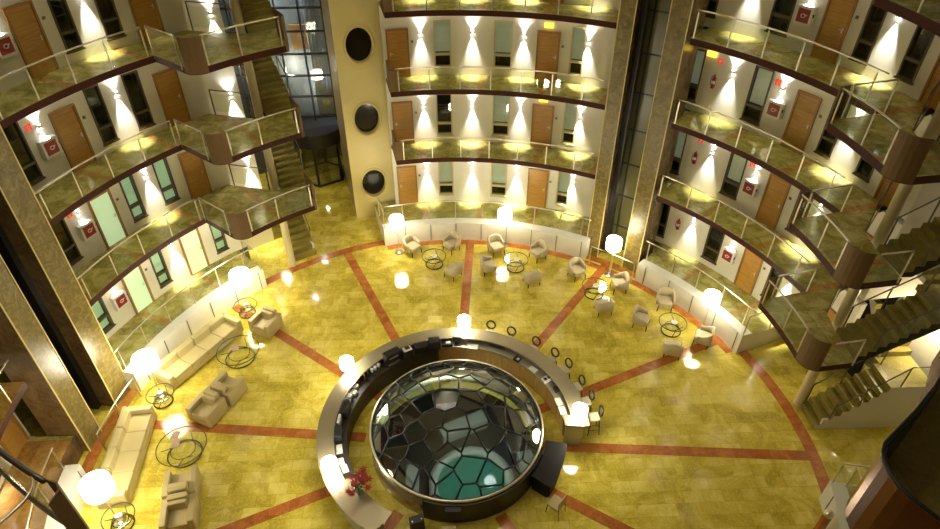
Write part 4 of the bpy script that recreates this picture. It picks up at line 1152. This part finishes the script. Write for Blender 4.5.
for v in bm.verts:
    fs = list(v.link_faces); cv = (rot @ v.co).normalized()
    if cv.z < .6: continue
    ref = cv.orthogonal().normalized(); rf2 = cv.cross(ref)
    ps = [cent[f.index] for f in fs]
    c0 = sum(ps, Vector())/len(ps)
    ps.sort(key=lambda p: math.atan2((p-c0).dot(rf2), (p-c0).dot(ref)))
    # clip the facet at the rim circle
    out = []
    for i, p in enumerate(ps):
        q = ps[(i+1) % len(ps)]
        ip, iq = inside(p), inside(q)
        if ip: out.append(p)
        if ip != iq:
            a, b = (p, q) if ip else (q, p); lo, hi = 0., 1.
            for _ in range(30):
                t_ = (lo+hi)/2
                if inside(a.lerp(b, t_)): lo = t_
                else: hi = t_
            out.append(a.lerp(b, lo))
    if len(out) < 3: continue
    cc = sum(out, Vector())/len(out); nrm = Vector((0, 0, 0))
    for i in range(len(out)): nrm += (out[i]-cc).cross(out[(i+1) % len(out)]-cc)
    nrm.normalize(); nrm = (nrm + Vector((rj.uniform(-1, 1), rj.uniform(-1, 1), 0))*.05).normalized()
    fl_ = [p - nrm*((p-cc).dot(nrm)) for p in out]
    o2 = [p - nrm*.012 for p in fl_]; k = len(fl_)
    pane.add(fl_ + o2, [tuple(range(k)), tuple(reversed(range(k, 2*k)))] + [(i, k+i, k+(i+1) % k, (i+1) % k) for i in range(k)])
bm.free()
strut.torus((0, 0, ZB+.01), RB-.005, .03, 96, 6); pane.build('facets', 'dome_glass', dome); strut.build('strut_lattice', 'dome_strut', dome)
m = MB(); m.torus((0, 0, ZB), RB+.03, .045, 96, 8); m.build('rim', 'rim_metal', dome)
m = MB(); m.lathe([(RB+.08, .006), (RB+.06, ZB-.02), (RB-.02, ZB-.02), (RB-.06, .006)], 96); m.build('drum', 'bar_metal', dome)
m = MB(); m.arcbox(-112, -20, RB+.09, RB+.14, .006, ZB-.05, 2); m.build('dark_cladding', 'drum_dark', dome)
m = MB(); m.arcbox(-98, -89, RB+.14, RB+.3, .45, ZB-.1, 2); m.build('black_niche', 'black_plastic', dome)
dk = thing('side_desk', 'black curved side desk against the dome drum, lower right', 'desk', (DC[0], DC[1], .006))
m = MB(); m.arcbox(-40, -12, RB+.17, RB+.85, .70, .75, 2); m.build('desk_top', 'stringer_black', dk)
m = MB(); m.arcbox(-38, -14, RB+.74, RB+.78, 0, .70, 2); m.arcbox(-15, -14, RB+.2, RB+.74, 0, .70, 2); m.arcbox(-39, -38, RB+.2, RB+.74, 0, .70, 2); m.build('panel', 'stringer_black', dk)
def desk_chair(loc, rz, label):
    t = thing('desk_chair', label, 'chair', (loc[0], loc[1], .006), rz)
    m = MB(); m.rbox((0, 0, .45), (.44, .42, .05), .04); m.build('seat', 'armchair_tan', t)
    m = MB(); m.rbox((0, -.2, .72), (.44, .04, .32), .015); m.build('backrest', 'armchair_tan', t)
    for x in (-1, 1):
        m = MB(); m.tube([(x*.19, -.2, .86), (x*.19, -.2, .44), (x*.2, -.24, 0)], .015, 6); m.build('leg', 'dark_wood', t)
        m = MB(); m.tube([(x*.19, .18, .44), (x*.2, .21, 0)], .015, 6); m.build('leg', 'dark_wood', t)
desk_chair((3.05, -2.62), facing((-.75, .65)), 'tan chair drawn up to the black side desk, lower right of the dome')
desk_chair((-.20, -3.42), facing((0, 1)), 'pale chair at the photo bottom edge facing the dome drum')
st_ = thing('equipment_case', 'small black case with bright studs beside the drum, bottom left of dome', 'case', (-1.15, -2.98, .006), .3)
m = MB(); m.rbox((0, 0, .25), (.42, .26, .5), .03); m.build('case_body', 'black_plastic', st_)
for x in (-.14, .14):
    m = MB(); m.cyl((x, -.05), .025, .5, .515, 10); m.build('stud', 'steel', st_)
# pool under the dome
m = MB(); m.cyl((0, 0), 1.25, 0, .04, 40); pw = m
pl = thing('round_pool', 'round green pool with pale rim seen through the dome', 'pool', (.65, .55, -3.595))
m = MB(); m.lathe([(1.3, 0), (1.3, .35), (1.62, .35), (1.62, 0)], 40); m.build('pool_rim', 'pool_white', pl)
m = MB(); m.lathe([(0, .26), (1.3, .26)], 40); m.build('water', 'pool_water', pl)

for k, (x, y, w_, d_, h_) in enumerate(((-1.6, .6, .5, 1.6, .42), (2.9, 1.1, .6, 1.5, .42), (.4, 3.2, 2.0, .6, .5))):
    o = MB(); o.rbox((0, 0, h_/2), (w_, d_, h_), .06); o = o.build('lounger', 'pool_white', None, (x, y, -3.595), .2*k)
    tag(o, ['pale lounger left of the pool under the dome', 'pale lounger right of the pool under the dome', 'long pale bench behind the pool under the dome'][k], 'lounger', 'pale seats round the pool')
t = thing('bollard', 'reddish round bollard with steel cap beside the white podium, bottom right', 'bollard', pol(11.35, -18.6, .006))
m = MB(); m.cyl((0, 0), .13, 0, .95, 20); m.build('post_body', 'red_stone', t)
m = MB(); m.lathe([(.14, .95), (.14, 1.02), (.1, 1.08), (0, 1.10)], 20); m.build('cap', 'steel', t)
DOWN = 190; EXPO = 1.2
# ================================================================== LIGHT
def downlight(loc, power, ang=110):  # added unseen lights, overall fill for the atrium
    t = thing('ceiling_fill', 'added unseen fill downlight above the atrium', 'fill light', loc, 0, 'added atrium fill lights')
    m = MB(); m.lathe([(0, -.02), (.14, -.02), (.17, -.03), (.18, 0)], 20); m.build('trim_ring', 'steel', t)
    m = MB(); m.lathe([(.0, -.024), (.12, -.024)], 20); m.build('lens', 'fill_face', t)
    lamp_spot('downlight', (0, 0, -.06), (0, 0, 0), power, (1., .89, .66), ang, .6, .12, t)
for r, n, o in ((3.5, 5, 10), (8.5, 10, 0)):
    for k in range(n):
        if r > 4 and k in (0, 8, 9): continue
        a = (o+360*k/n) % 360; f = .5 if (a < 75 or a > 285) else 1.
        downlight(pol(r, a, 20.99), DOWN*f)
# added fill without a fixture for the lower level
lamp_point('lower_level_fill', (.3, .4, -.9), 90, (.92, 1., .88), .25)
lamp_point('door_canopy_fill', (-6.85, 18.05, 2.2), 45, (1., .86, .55), .1)  # added fill to brighten the revolving door, no fixture
lamp_point('lower_level_fill', (1.5, 2.2, -.9), 60, (.95, 1., .9), .25)
# added fill lamps without fixtures for the rooms behind the lobby glass
lamp_point('lobby_night_fill', (-5.6, 18.6, 9.5), 160, (.75, .82, 1.), .3)
lamp_point('lobby_night_fill', (-7.6, 18.0, 6.0), 40, (1., .9, .75), .1)
lamp_point('lobby_night_fill', (-8.6, 18.0, 9.0), 40, (.85, .92, 1.), .1)
lamp_point('lobby_night_fill', (-5.9, 18.3, 5.), 60, (.85, .92, 1.), .1)
lamp_point('lobby_lamp', (-9.6, 16.6, 6.2), 160, (1., .86, .6), .2)
lamp_point('stairwell_lamp', tuple(pol(15.3, 5.5, LV[1]-.6)), 40, (1., .82, .5), .1)
w = bpy.data.worlds.new('World'); sc.world = w; w.use_nodes = True
w.node_tree.nodes['Background'].inputs[0].default_value = (1., .85, .55, 1); w.node_tree.nodes['Background'].inputs[1].default_value = .0

# ================================================================== CAMERA
cd = bpy.data.cameras.new('camera'); cam = bpy.data.objects.new('camera', cd); COL.objects.link(cam)
cam.location = (0, -13.057, 18.)
cd.sensor_width = 36; cd.lens = 36*634.9/940; cd.clip_start = .05; cd.clip_end = 200
th, ps = .6697, .0426
fw = Vector((sin(ps)*cos(th), cos(ps)*cos(th), -sin(th)))
cam.rotation_euler = fw.to_track_quat('-Z', 'Y').to_euler()
sc.camera = cam
sc.view_settings.view_transform = 'Standard'; sc.view_settings.look = 'None'; sc.view_settings.gamma = 1
sc.view_settings.use_curve_mapping = False
sc.view_settings.exposure = EXPO
sc.cycles.max_bounces = 8; sc.cycles.transparent_max_bounces = 40; sc.cycles.glossy_bounces = 4; sc.cycles.diffuse_bounces = 4
sc.cycles.use_denoising = True; sc.cycles.sample_clamp_indirect = 6; sc.cycles.caustics_reflective = False; sc.cycles.caustics_refractive = False
